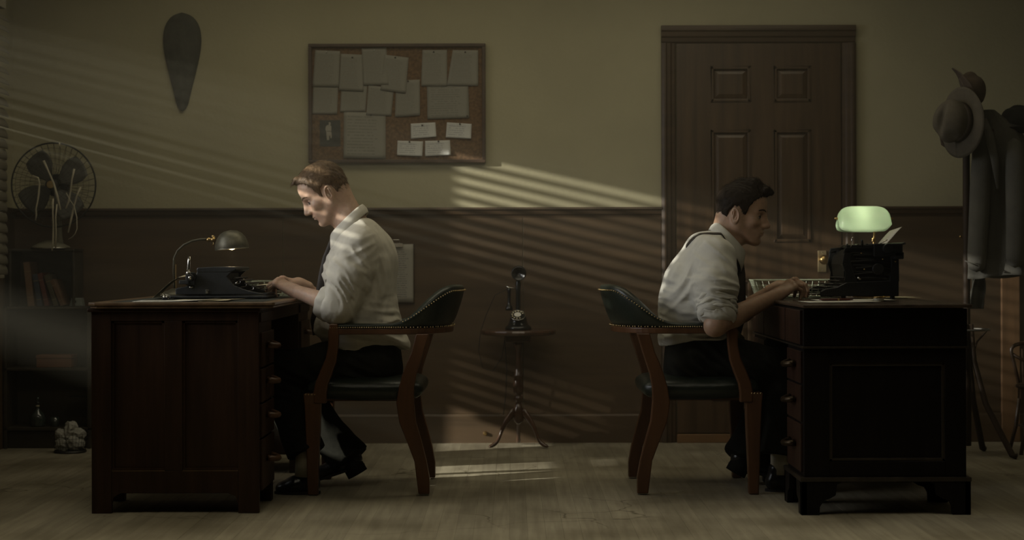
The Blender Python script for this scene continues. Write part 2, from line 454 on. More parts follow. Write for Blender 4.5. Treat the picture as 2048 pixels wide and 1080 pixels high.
# venetian blind hung in front of the window
vb = empty('venetian_blind', (-2.325, (WY0+WY1)/2, WZ0), 'horizontal slat blind, half closed, hanging at the left edge window', 'blind')
M_slat = mat('grey_slat', (0.22, 0.20, 0.15), 0.45, var=.05)
xb = -2.320
pitch = .048; th_ = math.radians(47)
sl_me = None
nsl = int((WZ1+.02-ZB0)/pitch)
for i in range(nsl+1):
    if sl_me is None:
        mb = MB()
        def sf(u, v):
            a = (u-.5)*.050; h = .006*(1-(2*u-1)**2)
            return (a*math.cos(th_)+h*math.sin(th_), (v-.5)*(WY1-WY0+.24), -a*math.sin(th_)+h*math.cos(th_))
        mb.sheet(sf, 6, 1, .0012)
        sl_me = bpy.data.meshes.new('slat'); sl_me.from_pydata(mb.v, [], mb.f); sl_me.shade_smooth(); sl_me.materials.append(M_slat)
    o = bpy.data.objects.new('slat', sl_me); COL.objects.link(o); o.parent = vb
    o.location = (xb+2.325, 0, ZB0-WZ0+.02+i*pitch)
    zz = ZB0+.02+i*pitch
    if zz < 1.66: o.rotation_euler = (0, math.radians(27 if zz < 1.10 else 35 if zz < 1.42 else 24 if zz < 1.53 else 13), 0)
hr = MB().box(xb-.03, xb+.03, WY0-.03, WY1+.03, WZ1+.03, WZ1+.09)
obj('head_rail', hr, M_slat, vb, bevel=.003)
obj('bottom_rail', MB().box(xb-.02, xb+.02, WY0-.03, WY1+.03, ZB0-.018, ZB0-.002), M_slat, vb, bevel=.003)
for yy in (WY0+.25, (WY0+WY1)/2, WY1-.25):
    obj('ladder_cord', MB().cyl((xb, yy, ZB0), (xb, yy, WZ1+.04), .0012, n=5), M_paperd, vb)

# haze in the air of the room
hz = MB().box(XL+.001, XR-.001, 6.2, YW-.001, 0.001, ZC-.001)
mh = bpy.data.materials.new('haze'); mh.use_nodes = True
nt = mh.node_tree; nt.nodes.clear()
out = nt.nodes.new('ShaderNodeOutputMaterial'); vs_ = nt.nodes.new('ShaderNodeVolumeScatter')
vs_.inputs['Color'].default_value = (1.0, 0.95, 0.78, 1); vs_.inputs['Density'].default_value = 0.036; vs_.inputs['Anisotropy'].default_value = 0.35
nt.links.new(vs_.outputs[0], out.inputs['Volume'])
ho = obj('haze', hz, mh); ho['kind'] = 'stuff'; ho['label'] = 'thin haze hanging in the air of the room'
# ================================================================== FURNITURE
# ---------- left desk (oak, frame and panel side towards the camera)
LX0, LX1 = XP(182, 545), XP(517, 545)
LY0, LYp, LYk, LY1 = 6.055, 6.41, 7.20, 7.55
LT = 0.775
dl = empty('writing_desk', ((LX0+LX1)/2, (LY0+LY1)/2, 0), 'brown oak pedestal desk with panelled side and carved drawer pulls, under the lower typewriter', 'desk')
def ZL(py): return CH-(py-520)/545
zb0, zb1 = ZL(985), ZL(940)
def oak_side(y0, y1, name='side_panel'):
    mb = MB()
    mb.box(LX0+.02, LX1-.02, y0+.012, y1, .06, LT-.02)
    return obj(name, mb, M_deskL, dl)
for (y0, y1) in ((LY0, LYp), (LYk, LY1)):
    body = MB().box(LX0+.004, LX1-.004, y0+.014, y1-.004, zb0+.005, LT-.025)
    obj('pedestal', body, M_deskL, dl, bevel=.002)
st = MB()
fy0, fy1 = LY0, LY0+.02
def bar(m_, a, b_, z0, z1): m_.box(XP(a, 545), XP(b_, 545), fy0, fy1, z0, z1)
zp1 = ZL(640)
for a, b_ in ((182, 222), (328, 364), (475, 517)):
    q = MB(); bar(q, a, b_, 0.0 if a != 328 else zb1, LT-.02 if a != 328 else zp1); obj('stile', q, M_deskL, dl, bevel=.002)
q = MB(); bar(q, 222, 475, zp1, LT-.02); obj('rail', q, M_deskL, dl, bevel=.002)
arch = [(XP(222,545), zb1), (XP(222,545), zb0-.04), (XP(226,545), zb0-.015), (XP(240,545), zb0), (XP(455,545), zb0), (XP(470,545), zb0-.012), (XP(475,545), zb0-.04), (XP(475,545), zb1)]
obj('rail', MB().prism(arch, fy0, fy1), M_deskL, dl, bevel=.002)
for a, b_ in ((222, 328), (364, 475)):
    g = MB()
    for q_ in ((a, a+5, zb1, zp1), (b_-5, b_, zb1, zp1)): g.box(XP(q_[0],545), XP(q_[1],545), fy0+.006, fy0+.016, q_[2], q_[3])
    g.box(XP(a,545), XP(b_,545), fy0+.003, fy0+.016, zb1, zb1+.010); g.box(XP(a,545), XP(b_,545), fy0+.006, fy0+.016, zp1-.008, zp1)
    obj('panel_moulding', g, M_deskL, dl)
    obj('highlight_bead', MB().box(XP(a,545), XP(b_,545), fy0-.0005, fy0+.004, zb1-.002, zb1+.002), M_deskLe, dl)  # thin pale strip painting the highlight along the panel's bottom edge
    obj('recessed_panel', MB().box(XP(a,545), XP(b_,545), fy0+.013, fy0+.02, zb1, zp1), M_deskL, dl)
# back legs of the pedestals and feet
for (x, y) in ((LX0, LYp), (LX1-.045, LYp), (LX0, LYk+.045), (LX1-.045, LYk+.045), (LX0, LY1), (LX1-.045, LY1)):
    obj('foot', MB().prism([(x, 0), (x+.045, 0), (x+.045, zb0+.02), (x, zb0+.02)], y-.045, y), M_deskL, dl, bevel=.003)
# apron under the top above the kneehole and top moulding
obj('apron', MB().box(LX0+.01, LX1-.001, LY0+.02, LY1, .695, LT-.02), M_deskL, dl, bevel=.002)
obj('apron_moulding', MB().box(LX0-.012, LX1+.006, LY0-.012, LY1+.01, LT-.035, LT-.022), M_deskL, dl, bevel=.003)
# top with stepped moulded edge
tx0, tx1 = XP(172, 548), XP(549, 548)
ty0, ty1 = LY0-.035, LY1+.03
def slab(poly_in, z0, z1, name, m, par, bev):
    return obj(name, MB().prism(poly_in, z0, z1, 'z'), m, par, bevel=bev)
ch = .03
def top_poly(e): return [(tx0-e, ty0-e+ch), (tx0-e+ch, ty0-e), (tx1+e-.008, ty0-e), (tx1+e, ty0-e+.008), (tx1+e, ty1+e), (tx0-e, ty1+e)]
slab(top_poly(0), LT-.012, LT, 'desktop', M_deskLt, dl, .003)
slab(top_poly(-.006), LT-.022, LT-.012, 'edge_moulding', M_deskLt, dl, .003)
obj('writing_surface', MB().box(tx0+.07, tx1-.05, ty0+.07, ty1-.07, LT-.001, LT+.0008), mat('dark_desk_leather', (.03,.035,.03), .5), dl)
# drawers on the kneehole side faces towards +x
def pull(mb_, x, y, z, sx):
    pts = []
    for i in range(9):
        a = PI*i/8
        pts.append((x+sx*(.004+.034*math.sin(a)), y-.050*math.cos(a), z-.006*math.sin(a)))
    mb_.tube(pts, [.013, .012, .011, .011, .011, .011, .011, .012, .013], 8)
for (y0, y1) in ((LY0+.03, LYp-.02), (LYk+.02, LY1-.03)):
    zz = [.075, .27, .40, .53, .665, LT-.04]
    for a, b_ in zip(zz[:-1], zz[1:]):
        if b_ > .7: continue
        d = obj('drawer', MB().box(LX1-.004, LX1+.008, y0, y1, a+.004, b_-.004), M_deskL, dl, bevel=.002)
        h = MB(); pull(h, LX1+.008, (y0+y1)/2, (a+b_)/2+.015, 1)
        o = obj('pull', h, mat('worn_wood_pull', (.085,.042,.02), .4), d, smooth=True)
    d = obj('drawer', MB().box(LX1-.004, LX1+.006, y0-.012, y1+.012, .70, LT-.04), M_deskL, dl, bevel=.002)

# ---------- right desk (black stained, bracket feet)
RX0, RX1 = XP(1607, 551), XP(1931, 551)
RY0, RYp, RYk, RY1 = 5.985, 6.33, 6.86, 7.20
RT = 0.763
def ZR(py): return CH-(py-520)/553
dr = empty('pedestal_desk', ((RX0+RX1)/2, (RY0+RY1)/2, 0), 'near-black stained pedestal desk on bracket feet under the tall typewriter and green lamp', 'desk')
zpl = ZR(957)
for (y0, y1) in ((RY0, RYp), (RYk, RY1)):
    obj('pedestal', MB().box(RX0, RX1, y0+.012, y1, zpl-.005, ZR(697)), M_deskR, dr, bevel=.002)
    # plinth: moulded band and bracket skirts with ogee cut-outs
    e = .016
    pl = MB().box(RX0-e, RX1+e, y0-e, y1+e, ZR(966), zpl)
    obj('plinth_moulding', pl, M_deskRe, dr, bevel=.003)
    xa, xb_ = RX0-e+.003, RX1+e-.003
    ft = .0
    def skirt(x0, x1):
        z1 = ZR(966)+.001; L = x1-x0
        wf_ = .075
        prof = [(x0, 0), (x0+wf_, 0), (x0+wf_+.002, .035), (x0+wf_+.014, .055), (x0+wf_+.04, .060), (x0+wf_+.062, .072), (x0+wf_+.068, z1-.012), (x0+wf_+.075, z1-.008)]
        return prof+[(x0+x1-p[0], p[1]) for p in prof[::-1]]+[(x1, z1), (x0, z1)]
    for yy in (y0-e+.003, y1+e-.025):
        m_ = MB(); pr = skirt(xa, xb_); n_ = len(pr)
        # build as two feet plus thin band so the polygon stays simple
        z1 = ZR(966)+.001
        fL = [(xa, 0), (xa+.066, 0), (xa+.068, .030), (xa+.080, .052), (xa+.105, .060), (xa+.125, .072), (xa+.130, z1-.010), (xa+.145, z1-.004), (xa+.145, z1), (xa, z1)]
        obj('bracket_foot', MB().prism(fL, yy, yy+.022), M_deskR, dr, bevel=.002)
        obj('bracket_foot', MB().prism([(xa+xb_-p[0], p[1]) for p in fL[::-1]], yy, yy+.022), M_deskR, dr, bevel=.002)
    for xx in (xa, xb_-.022):
        fY = lambda yo, sg: [(yo, 0), (yo+sg*.06, 0), (yo+sg*.068, .045), (yo+sg*.1, .062), (yo+sg*.11, z1-.004), (yo+sg*.11, z1), (yo, z1)]
        obj('bracket_foot', MB().prism(fY(y0-e+.003, 1), xx, xx+.022, 'x'), M_deskR, dr, bevel=.002)
        obj('bracket_foot', MB().prism(fY(y1+e-.003, -1), xx, xx+.022, 'x'), M_deskR, dr, bevel=.002)
# side frame and recessed panel on the near pedestal
ft_ = MB()
pa = (XP(1660,553), XP(1892,553), ZR(926), ZR(728))
for q in ((RX0, pa[0], zpl, ZR(699)), (pa[1], RX1, zpl, ZR(699))): obj('stile', MB().box(q[0], q[1], RY0, RY0+.016, q[2], q[3]), M_deskR, dr, bevel=.0015)
for q in ((pa[0], pa[1], zpl, pa[2]), (pa[0], pa[1], pa[3], ZR(699))): obj('rail', MB().box(q[0], q[1], RY0, RY0+.016, q[2], q[3]), M_deskR, dr, bevel=.0015)
mo = MB()
for q in ((pa[0], pa[0]+.012, pa[2], pa[3]), (pa[1]-.012, pa[1], pa[2], pa[3]), (pa[0], pa[1], pa[2], pa[2]+.012), (pa[0], pa[1], pa[3]-.012, pa[3])):
    mo.box(q[0], q[1], RY0+.003, RY0+.014, q[2], q[3])
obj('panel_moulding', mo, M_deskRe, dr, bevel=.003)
obj('recessed_panel', MB().box(pa[0], pa[1], RY0+.010, RY0+.014, pa[2], pa[3]), M_deskR, dr)
# upper case with the frieze drawers
obj('frieze_case', MB().box(RX0-.002, RX1+.003, RY0-.006, RY1+.006, ZR(696), RT-.016), M_deskR, dr, bevel=.002)
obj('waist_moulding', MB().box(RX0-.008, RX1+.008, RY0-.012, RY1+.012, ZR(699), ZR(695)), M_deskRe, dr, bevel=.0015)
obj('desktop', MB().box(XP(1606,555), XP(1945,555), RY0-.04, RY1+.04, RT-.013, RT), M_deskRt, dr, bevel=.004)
for (y0, y1) in ((RY0+.03, RYp-.02), (RYk+.02, RY1-.03)):
    zz = [zpl+.01, .33, .47, .595]
    for a, b_ in zip(zz[:-1], zz[1:]):
        d = obj('drawer', MB().box(RX0-.008, RX0+.004, y0, y1, a+.004, b_-.004), M_redw, dr, bevel=.002)
        h = MB(); pull(h, RX0-.008, (y0+y1)/2, (a+b_)/2+.01, -1)
        v = [Vector(p) for p in h.v]
        obj('pull', h, mat('darkened_metal_pull', (.05,.035,.02), .4, metal=.8), d, smooth=True)
for (y0, y1) in ((RY0+.02, RYp-.01), (RYp+.01, RYk-.01), (RYk+.01, RY1-.02)):
    d = obj('drawer', MB().box(RX0-.012, RX0, y0, y1, ZR(692), RT-.022), M_redw, dr, bevel=.002)

# ---------- armchairs
YC = 6.76
def armchair(xc, sx, label):
    ch_ = empty('armchair', (xc, YC, 0), label, 'chair', None)
    HW = .245
    def X(px): return xc+sx*(px-740)/507
    def Z(py): return ZP(py, 507)
    ys = (YC-HW, YC+HW)
    def side(poly, th, name, bev=.006):
        for k, yy in enumerate(ys):
            m_ = MB().prism([(X(a), Z(b)) for a, b in poly], yy-th/2, yy+th/2)
            obj(name, m_, M_chairw, ch_, bevel=bev)
    # legs: front
    for yy in ys:
        m_ = MB()
        secs = [(607, 652, 786), (609, 641, 806), (611, 640, 850), (613, 637, 920), (615, 635, 989)]
        vs = []; 
        for k, (a, b, z) in enumerate(secs):
            h = (.030, .026, .024, .021, .018)[k]
            vs += [(X(a), yy-h, Z(z)), (X(b if k else 641), yy-h, Z(z)), (X(b if k else 641), yy+h, Z(z)), (X(a), yy+h, Z(z))]
        fs = [(3,2,1,0), (16,17,18,19)]
        for k in range(4):
            for q in range(4):
                fs.append((k*4+q, k*4+(q+1) % 4, (k+1)*4+(q+1) % 4, (k+1)*4+q))
        m_.add(vs, fs); obj('front_leg', m_, M_chairw, ch_, bevel=.004)
    rear = [(832, 667), (822, 705), (813, 725), (804, 750), (797, 775), (792, 805), (798, 844), (813, 882), (828, 922), (832, 955), (836, 987),
            (858, 987), (858, 955), (852, 922), (841, 878), (831, 844), (827, 805), (828, 763), (836, 737), (848, 700), (858, 667)]
    for yy in ys:
        th = .042
        m_ = MB(); n = len(rear)//1
        Lf = rear[:11]; Rt = rear[11:][::-1]
        # resample right side
        lz = [p[1] for p in Lf]
        rx = np.interp(lz, [p[1] for p in Rt], [p[0] for p in Rt])
        vs = []
        for (a, z), b in zip(Lf, rx):
            vs += [(X(a), yy-th/2, Z(z)), (X(b), yy-th/2, Z(z)), (X(b), yy+th/2, Z(z)), (X(a), yy+th/2, Z(z))]
        fs = [(3,2,1,0), tuple(range(40, 44))]
        for k in range(10):
            for q in range(4): fs.append((k*4+q, k*4+(q+1) % 4, (k+1)*4+(q+1) % 4, (k+1)*4+q))
        m_.add(vs, fs); obj('rear_leg', m_, M_chairw, ch_, bevel=.004)
    # scrolled arm supports
    Ls = [(660, 646), (657, 665), (657, 690), (652, 715), (641, 740), (631, 765), (627, 785), (628, 805)]
    Rs = [(676, 646), (678, 665), (677, 690), (673, 722), (665, 745), (656, 768), (653, 788), (653, 805)]
    for k, yy in enumerate(ys):
        vs = []
        yo = yy+(-.012 if k == 0 else .012)
        for (a, z), (b, z2) in zip(Ls, Rs):
            vs += [(X(a), yo-.019, Z(z)), (X(b), yo-.019, Z(z2)), (X(b), yo+.019, Z(z2)), (X(a), yo+.019, Z(z))]
        n = len(Ls); fs = [(3,2,1,0), tuple(range(n*4-4, n*4))]
        for q0 in range(n-1):
            for q in range(4): fs.append((q0*4+q, q0*4+(q+1) % 4, (q0+1)*4+(q+1) % 4, (q0+1)*4+q))
        obj('arm_support', MB().add(vs, fs), M_chairw, ch_, bevel=.005)
    # seat rail
    obj('seat_rail', MB().box(min(X(640), X(800)), max(X(640), X(800)), YC-HW+.03, YC+HW-.03, Z(803), Z(790)), M_chairw, ch_)
    # seat cushion
    xs0, xs1 = 609, 847
    vs = []; nu, nv = 20, 14
    m_ = MB()
    def seat(u, v):
        # closed lens: u around section, v across depth
        pass
    prof = [(0, 803), (0, 775), (.02, 764), (.07, 757), (.3, 752), (.6, 752), (.9, 757), (.965, 764), (1.0, 775), (.985, 792), (.93, 803)]
    ny = 9
    for j in range(ny+1):
        v = j/ny; yv = YC+(v*2-1)*(HW+.012)
        e = 1-abs(v*2-1)**6
        for (u, z) in prof:
            top = z < 775
            zz = z if not top else 775-(775-z)*(.35+.65*e)
            px = xs0+(xs1-xs0)*u
            if abs(v*2-1) > .98:
                px = 728+(px-728)*.965
            vs.append((X(px), yv, Z(zz)))
    n = len(prof); fs = []
    for j in range(ny):
        for k in range(n):
            k2 = (k+1) % n
            fs.append((j*n+k, j*n+k2, (j+1)*n+k2, (j+1)*n+k))
    fs.append(tuple(range(n))); fs.append(tuple(range(ny*n, ny*n+n))[::-1])
    m_.add(vs, fs)
    s_ = obj('seat', m_, M_green, ch_, smooth=True, sub=1); 
    nl = MB()
    for k in range(4): nl.ell((X(612+k*6), YC-HW-.030, Z(787)), (.0035, .002, .0035), 6, 4)
    for k in range(22): nl.ell((X(607), YC-HW+.01+k*(2*HW-.02)/21, Z(790)), (.002, .0035, .0035), 6, 4)
    no = obj('seat_nailheads', nl, M_nail, ch_, smooth=True); no['kind'] = 'stuff'
    # horseshoe arm rail in plan
    path = []
    a0 = -.155
    for k in range(9): path.append((a0+(.13-a0)*k/8, -HW))
    for k in range(1, 24):
        t = PI*k/24
        path.append((.13+.165*math.sin(t)**.9, -HW*math.cos(t)))
    for k in range(9): path.append((.13+(a0-.13)*k/8, HW))
    path = [Vector((xc+sx*x, YC+y, 0)) for x, y in path]
    N = len(path)
    def frame(i):
        t = (path[min(i+1, N-1)]-path[max(i-1, 0)]).normalized()
        return Vector((t.y, -t.x, 0))*sx    # outward
    zA0, zA1 = Z(668), Z(656)
    # wood rail
    vs = []
    for i, p in enumerate(path):
        o_ = frame(i); w0, w1 = -.024, .024
        u = abs(i/(N-1)*2-1)         # 1 at the ends, 0 at back
        for (a, z) in ((w0, zA0), (w1, zA0), (w1+.002, zA1), (w0, zA1)):
            q = p+o_*a; vs.append((q.x, q.y, z))
    fs = [(0,1,2,3), tuple(range(N*4-4, N*4))[::-1]]
    for i in range(N-1):
        for q in range(4): fs.append((i*4+q, i*4+(q+1) % 4, (i+1)*4+(q+1) % 4, (i+1)*4+q))
    obj('arm_rail', MB().add(vs, fs), M_chairw, ch_, bevel=.004)
    # padded leather: low on the arms, rising to the crest at the back
    vs = []; ns = 14; hts = []
    nl = MB()
    for i, p in enumerate(path):
        o_ = frame(i); u = 1-abs(i/(N-1)*2-1)
        r = max(0.0, min(1.0, (u-.33)/.42)); r = r*r*(3-2*r)
        h = .020+.150*r; lean = .055*r; hw_o = .026; hw_i = .026+.012*r
        sec = []
        for k in range(ns):
            a = 2*PI*k/ns
            ca, sa = math.cos(a), math.sin(a)
            sq = 2.0/3.2
            cx = math.copysign(abs(ca)**sq, ca); cz = math.copysign(abs(sa)**sq, sa)
            zf = (cz+1)/2
            off = (hw_o if cx > 0 else hw_i)*cx+lean*zf - .012*r*(1-zf)*(1 if cx < 0 else 0)
            q = p+o_*off
            sec.append((q.x, q.y, zA1-.001+h*zf))
        vs += sec
        q = p+o_*(.0285); nl.ell((q.x, q.y, zA1+.004), (.0033, .0033, .0033), 6, 4)
        if i < N-1:
            q = (p+path[i+1])/2+o_*.0285; nl.ell((q.x, q.y, zA1+.004), (.0033, .0033, .0033), 6, 4)
            for q_ in (.25, .75):
                if i < 8 or i > N-10:
                    q = p.lerp(path[i+1], q_)+o_*.0285; nl.ell((q.x, q.y, zA1+.004), (.0033, .0033, .0033), 6, 4)
    fs = [tuple(range(ns))[::-1], tuple(range((N-1)*ns, N*ns))]
    for i in range(N-1):
        for q in range(ns): fs.append((i*ns+q, i*ns+(q+1) % ns, (i+1)*ns+(q+1) % ns, (i+1)*ns+q))
    obj('padded_back', MB().add(vs, fs), M_green, ch_, smooth=True, sub=1)
    # nail line sweeping up the side of the crest on both sides
    def rr_(t):
        u = 1-abs(t/(N-1)*2-1); r = max(0.0, min(1.0, (u-.33)/.42)); return r*r*(3-2*r)
    last = None; t = 8.0
    while t < N-9:
        i = int(t); p2 = path[i].lerp(path[i+1], t-i); o_ = frame(i).lerp(frame(i+1), t-i); r = rr_(t)
        q = p2+o_*(.0275+.055*r*.86); q.z = zA1+(.020+.150*r)*.86
        if last is None or (q-last).length > .0115:
            if r > .02: nl.ell(tuple(q), (.0030,)*3, 6, 4)
            last = q
        t += .05
    no = obj('arm_nailheads', nl, M_nail, ch_, smooth=True); no['kind'] = 'stuff'
    return ch_
armchair(XP(740, 507), 1, 'green leather and wood armchair at the left, behind the man typing at the oak desk')
armchair(XP(1391, 507), -1, 'green leather and wood armchair at the right, under the man leaning to the black desk')

# ---------- tripod table
tc_ = P(1036, 885, 404.5); tx, ty = tc_.x, tc_.y
tt = empty('tripod_table', (tx, ty, 0), 'small round dark wood tripod table holding the candlestick telephone', 'table')
def Zt(py): return ZP(py, 401)
M_tri = mat('polished_dark_walnut', (0.075, 0.038, 0.022), 0.22, var=.25, scale=(20,20,4), coat=.3)
obj('tabletop', MB().lathe([(.0, Zt(668)), (.175, Zt(668)), (.185, Zt(666)), (.188, Zt(662)), (.185, Zt(658.5)), (.17, Zt(658)), (0, Zt(658.5))], (tx, ty, 0), 40), M_tri, tt, smooth=False, bevel=.001)
obj('table_block', MB().box(tx-.062, tx+.062, ty-.062, ty+.062, Zt(682), Zt(668)), M_tri, tt, bevel=.003)
pr = [(.03, 682), (.024, 690), (.014, 697), (.012, 720), (.016, 735), (.020, 744), (.025, 748), (.026, 752), (.022, 754), (.027, 760), (.028, 770), (.027, 782), (.021, 786), (.013, 788), (.022, 791), (.024, 796), (.018, 800), (.013, 803), (.017, 806), (.024, 815), (.028, 826), (.028, 838), (.020, 842), (.008, 846)]
obj('turned_column', MB().lathe([(r*.92, Zt(z)) for r, z in pr][::-1], (tx, ty, 0), 24), M_tri, tt, smooth=True)
lp = [(.018, 820), (.045, 832), (.072, 846), (.090, 862), (.100, 876), (.122, 888), (.158, 896)]
for ang in (-158, -22, 90):
    a = math.radians(ang); d = Vector((math.cos(a), math.sin(a), 0)); sd = Vector((-d.y, d.x, 0))
    kx = 1.0
    pts = [(r, CH-(z-520)/401) for r, z in lp]
    zmin = pts[-1][1]; pts = [(r*(1.02), z-zmin*((0.62-z)/(0.62-zmin)) if z < .3 else z) for r, z in pts]
    vs = []
    for k, (r, z) in enumerate(pts):
        h = [.026, .022, .018, .015, .013, .011, .008][k]; w_ = [.012, .012, .011, .010, .010, .012, .014][k]
        if k == len(pts)-1: z = h
        c = Vector((tx, ty, max(z, h)))+d*r
        for (a_, b_) in ((-1, -1), (1, -1), (1, 1), (-1, 1)):
            q = c+sd*a_*w_+Vector((d.x*.3*b_*h, d.y*.3*b_*h, b_*h)); q.z = max(q.z, 0.0); vs.append(tuple(q))
    n = len(pts); fs = [(0,1,2,3), tuple(range(n*4-4, n*4))[::-1]]
    for i in range(n-1):
        for q in range(4): fs.append((i*4+q, i*4+(q+1) % 4, (i+1)*4+(q+1) % 4, (i+1)*4+q))
    obj('leg', MB().add(vs, fs), M_tri, tt, smooth=True, sub=2)

# candlestick telephone
px_ = XP(1036, 401)
tp = empty('candlestick_telephone', (px_, ty, Zt(658)), 'black candlestick telephone with a round dial, standing on the small tripod table', 'telephone')
z0 = Zt(658)
M_bak = mat('black_bakelite', (0.010, 0.010, 0.010), 0.22, var=.1, coat=.3)
obj('base', MB().lathe([(0,0), (.064,0), (.066,.006), (.064,.014), (.058,.018), (.050,.024), (.044,.040), (.040,.062), (.030,.072), (0,.074)], (px_, ty, z0), 32), M_bak, tp, smooth=True)
obj('stem', MB().lathe([(.016,.06), (.013,.08), (.012,.10), (.0118,.20), (.0145,.225), (.012,.235), (.010,.25)], (px_, ty, z0), 20), M_bak, tp, smooth=True)
Mt = Matrix.Rotation(math.radians(8), 3, 'X')
c = Vector((px_+.003, ty-.02, Zt(546)))
obj('transmitter_cup', MB().lathe([(0, .035), (.018, .034), (.030, .02), (.034, .0), (.036, -.012), (.034, -.020), (.030, -.018), (.020, -.006), (.010, -.004), (.006, .004), (0, .004)], c, 28, 'y', Mt), M_bak, tp, smooth=True)
mo_ = MB().tube([c+Vector((.036*math.cos(a), -.016, .036*math.sin(a))) for a in [2*PI*k/28 for k in range(28)]], .0016, 6, closed=True)
obj('transmitter_rim', mo_, M_iron, tp, smooth=True)
Md = Matrix.Rotation(math.radians(38), 3, 'X')
dc_ = Vector((px_-.003, ty-.042, Zt(630)))
dial = obj('dial', MB().lathe([(0, -.004), (.036, -.004), (.038, 0), (.036, .004), (0, .006)], dc_, 28, 'z', Md), M_bak, tp, smooth=False)
obj('dial_card', MB().lathe([(0, .0065), (.017, .0065), (.017, .0085), (0, .0085)], dc_, 20, 'z', Md), M_paper, dial)
obj('dial_ring', MB().tube([dc_+Md @ Vector((.037*math.cos(a), .037*math.sin(a), .003)) for a in [2*PI*k/28 for k in range(28)]], .0016, 6, closed=True), M_chrome, dial, smooth=True)
fh = MB()
for k in range(10):
    a = 2*PI*k/12+.4
    fh.lathe([(0, .006), (.0042, .006), (.0042, .0075), (0, .0075)], dc_+Md @ Vector((.027*math.cos(a), .027*math.sin(a), 0)), 8, 'z', Md)
fo = obj('finger_holes', fh, M_paperd, dial); fo['kind'] = 'stuff'
hx = XP(1018, 401)
obj('hook', MB().tube([(px_-.008, ty, Zt(577)), (px_-.03, ty, Zt(575)), (hx, ty, Zt(575)), (hx-.012, ty, Zt(572))], .0032, 8), M_chrome, tp, smooth=True)
obj('receiver', MB().lathe([(.012, 0), (.013, .006), (.010, .012), (.008, .02), (.0085, .07), (.010, .085), (.019, .100), (.020, .108), (.016, .112)][::-1] and
    [(0, 0), (.016, 0), (.019, .004), (.018, .014), (.010, .028), (.0075, .04), (.008, .085), (.010, .10), (.008, .112), (0, .114)], (hx, ty, Zt(620)), 20), M_bak, tp, smooth=True)
obj('receiver_cord', MB().tube([Vector((hx, ty+.0, Zt(576))), Vector((XP(990,401), ty+.01, Zt(590))), Vector((XP(972,401), ty+.02, Zt(630))), Vector((XP(961,401), ty+.03, Zt(662))),
    Vector((XP(957,401), ty+.03, Zt(700))), Vector((XP(965,401), ty+.035, Zt(735))), Vector((XP(985,401), ty+.05, Zt(742))), Vector((XP(1003,401), ty+.07, Zt(715))), Vector((XP(1010,401), ty+.09, Zt(672)))], .0018, 6), M_blackm, tp, smooth=True)
wc = obj('wall_cord', MB().tube([Vector((XP(1009,398), ty+.10, Zt(680))), Vector((XP(1013,398), ty+.11, Zt(740))), Vector((XP(1011,398), ty+.12, Zt(790))), Vector((XP(1006,398), ty+.145, Zt(832)))], .0022, 6), M_blackm, tp, smooth=True)
# ================================================================== SDF TOOLKIT (smooth solid modelling)
def smin(a, b, k):
    if k <= 0: return np.minimum(a, b)
    h = np.maximum(k-np.abs(a-b), 0)/k
    return np.minimum(a, b)-h*h*k*.25
def cap(a, b, ra, rb=None, k=.01, wy=1.0, op='+', ax=None):
    return dict(t='cap', a=np.array(a, float), b=np.array(b, float), ra=ra, rb=ra if rb is None else rb, k=k, wy=wy, op=op, ax=ax)
def ell(c, r, k=.01, op='+', R=None):
    return dict(t='ell', c=np.array(c, float), r=np.array(r, float), k=k, op=op, R=R)
def cuts_(fn, k=.005):
    return dict(t='fn', fn=fn, k=k, op='&')
def _aabb(p):
    if p['t'] == 'cap':
        r = max(p['ra'], p['rb'])*max(1.0, p['wy'])
        return np.minimum(p['a'], p['b'])-r, np.maximum(p['a'], p['b'])+r
    r = p['r'].max() if p['R'] is not None else p['r']
    return p['c']-r, p['c']+r
def _eval(p, X, Y, Z):
    if p['t'] == 'cap':
        a, b = p['a'], p['b']; d = b-a; L = float(d @ d)+1e-12
        x, y, z = X-a[0], Y-a[1], Z-a[2]
        t = np.clip((x*d[0]+y*d[1]+z*d[2])/L, 0, 1)
        r = p['ra']+(p['rb']-p['ra'])*t
        if p['wy'] != 1.0:
            ux, uy, uz = x-t*d[0], y-t*d[1], z-t*d[2]
            ax = p['ax']
            if ax is None: uy = uy/p['wy']
            else:
                c = ux*ax[0]+uy*ax[1]+uz*ax[2]; f = (1/p['wy']-1)*c
                ux, uy, uz = ux+f*ax[0], uy+f*ax[1], uz+f*ax[2]
            return np.sqrt(ux*ux+uy*uy+uz*uz)-r
        return np.sqrt((x-t*d[0])**2+(y-t*d[1])**2+(z-t*d[2])**2)-r
    c, r, R = p['c'], p['r'], p['R']
    x, y, z = X-c[0], Y-c[1], Z-c[2]
    if R is not None:
        x, y, z = (R[0][0]*x+R[1][0]*y+R[2][0]*z, R[0][1]*x+R[1][1]*y+R[2][1]*z, R[0][2]*x+R[1][2]*y+R[2][2]*z)
    k0 = np.sqrt((x/r[0])**2+(y/r[1])**2+(z/r[2])**2)
    k1 = np.sqrt((x/r[0]**2)**2+(y/r[1]**2)**2+(z/r[2]**2)**2)+1e-9
    return k0*(k0-1)/k1
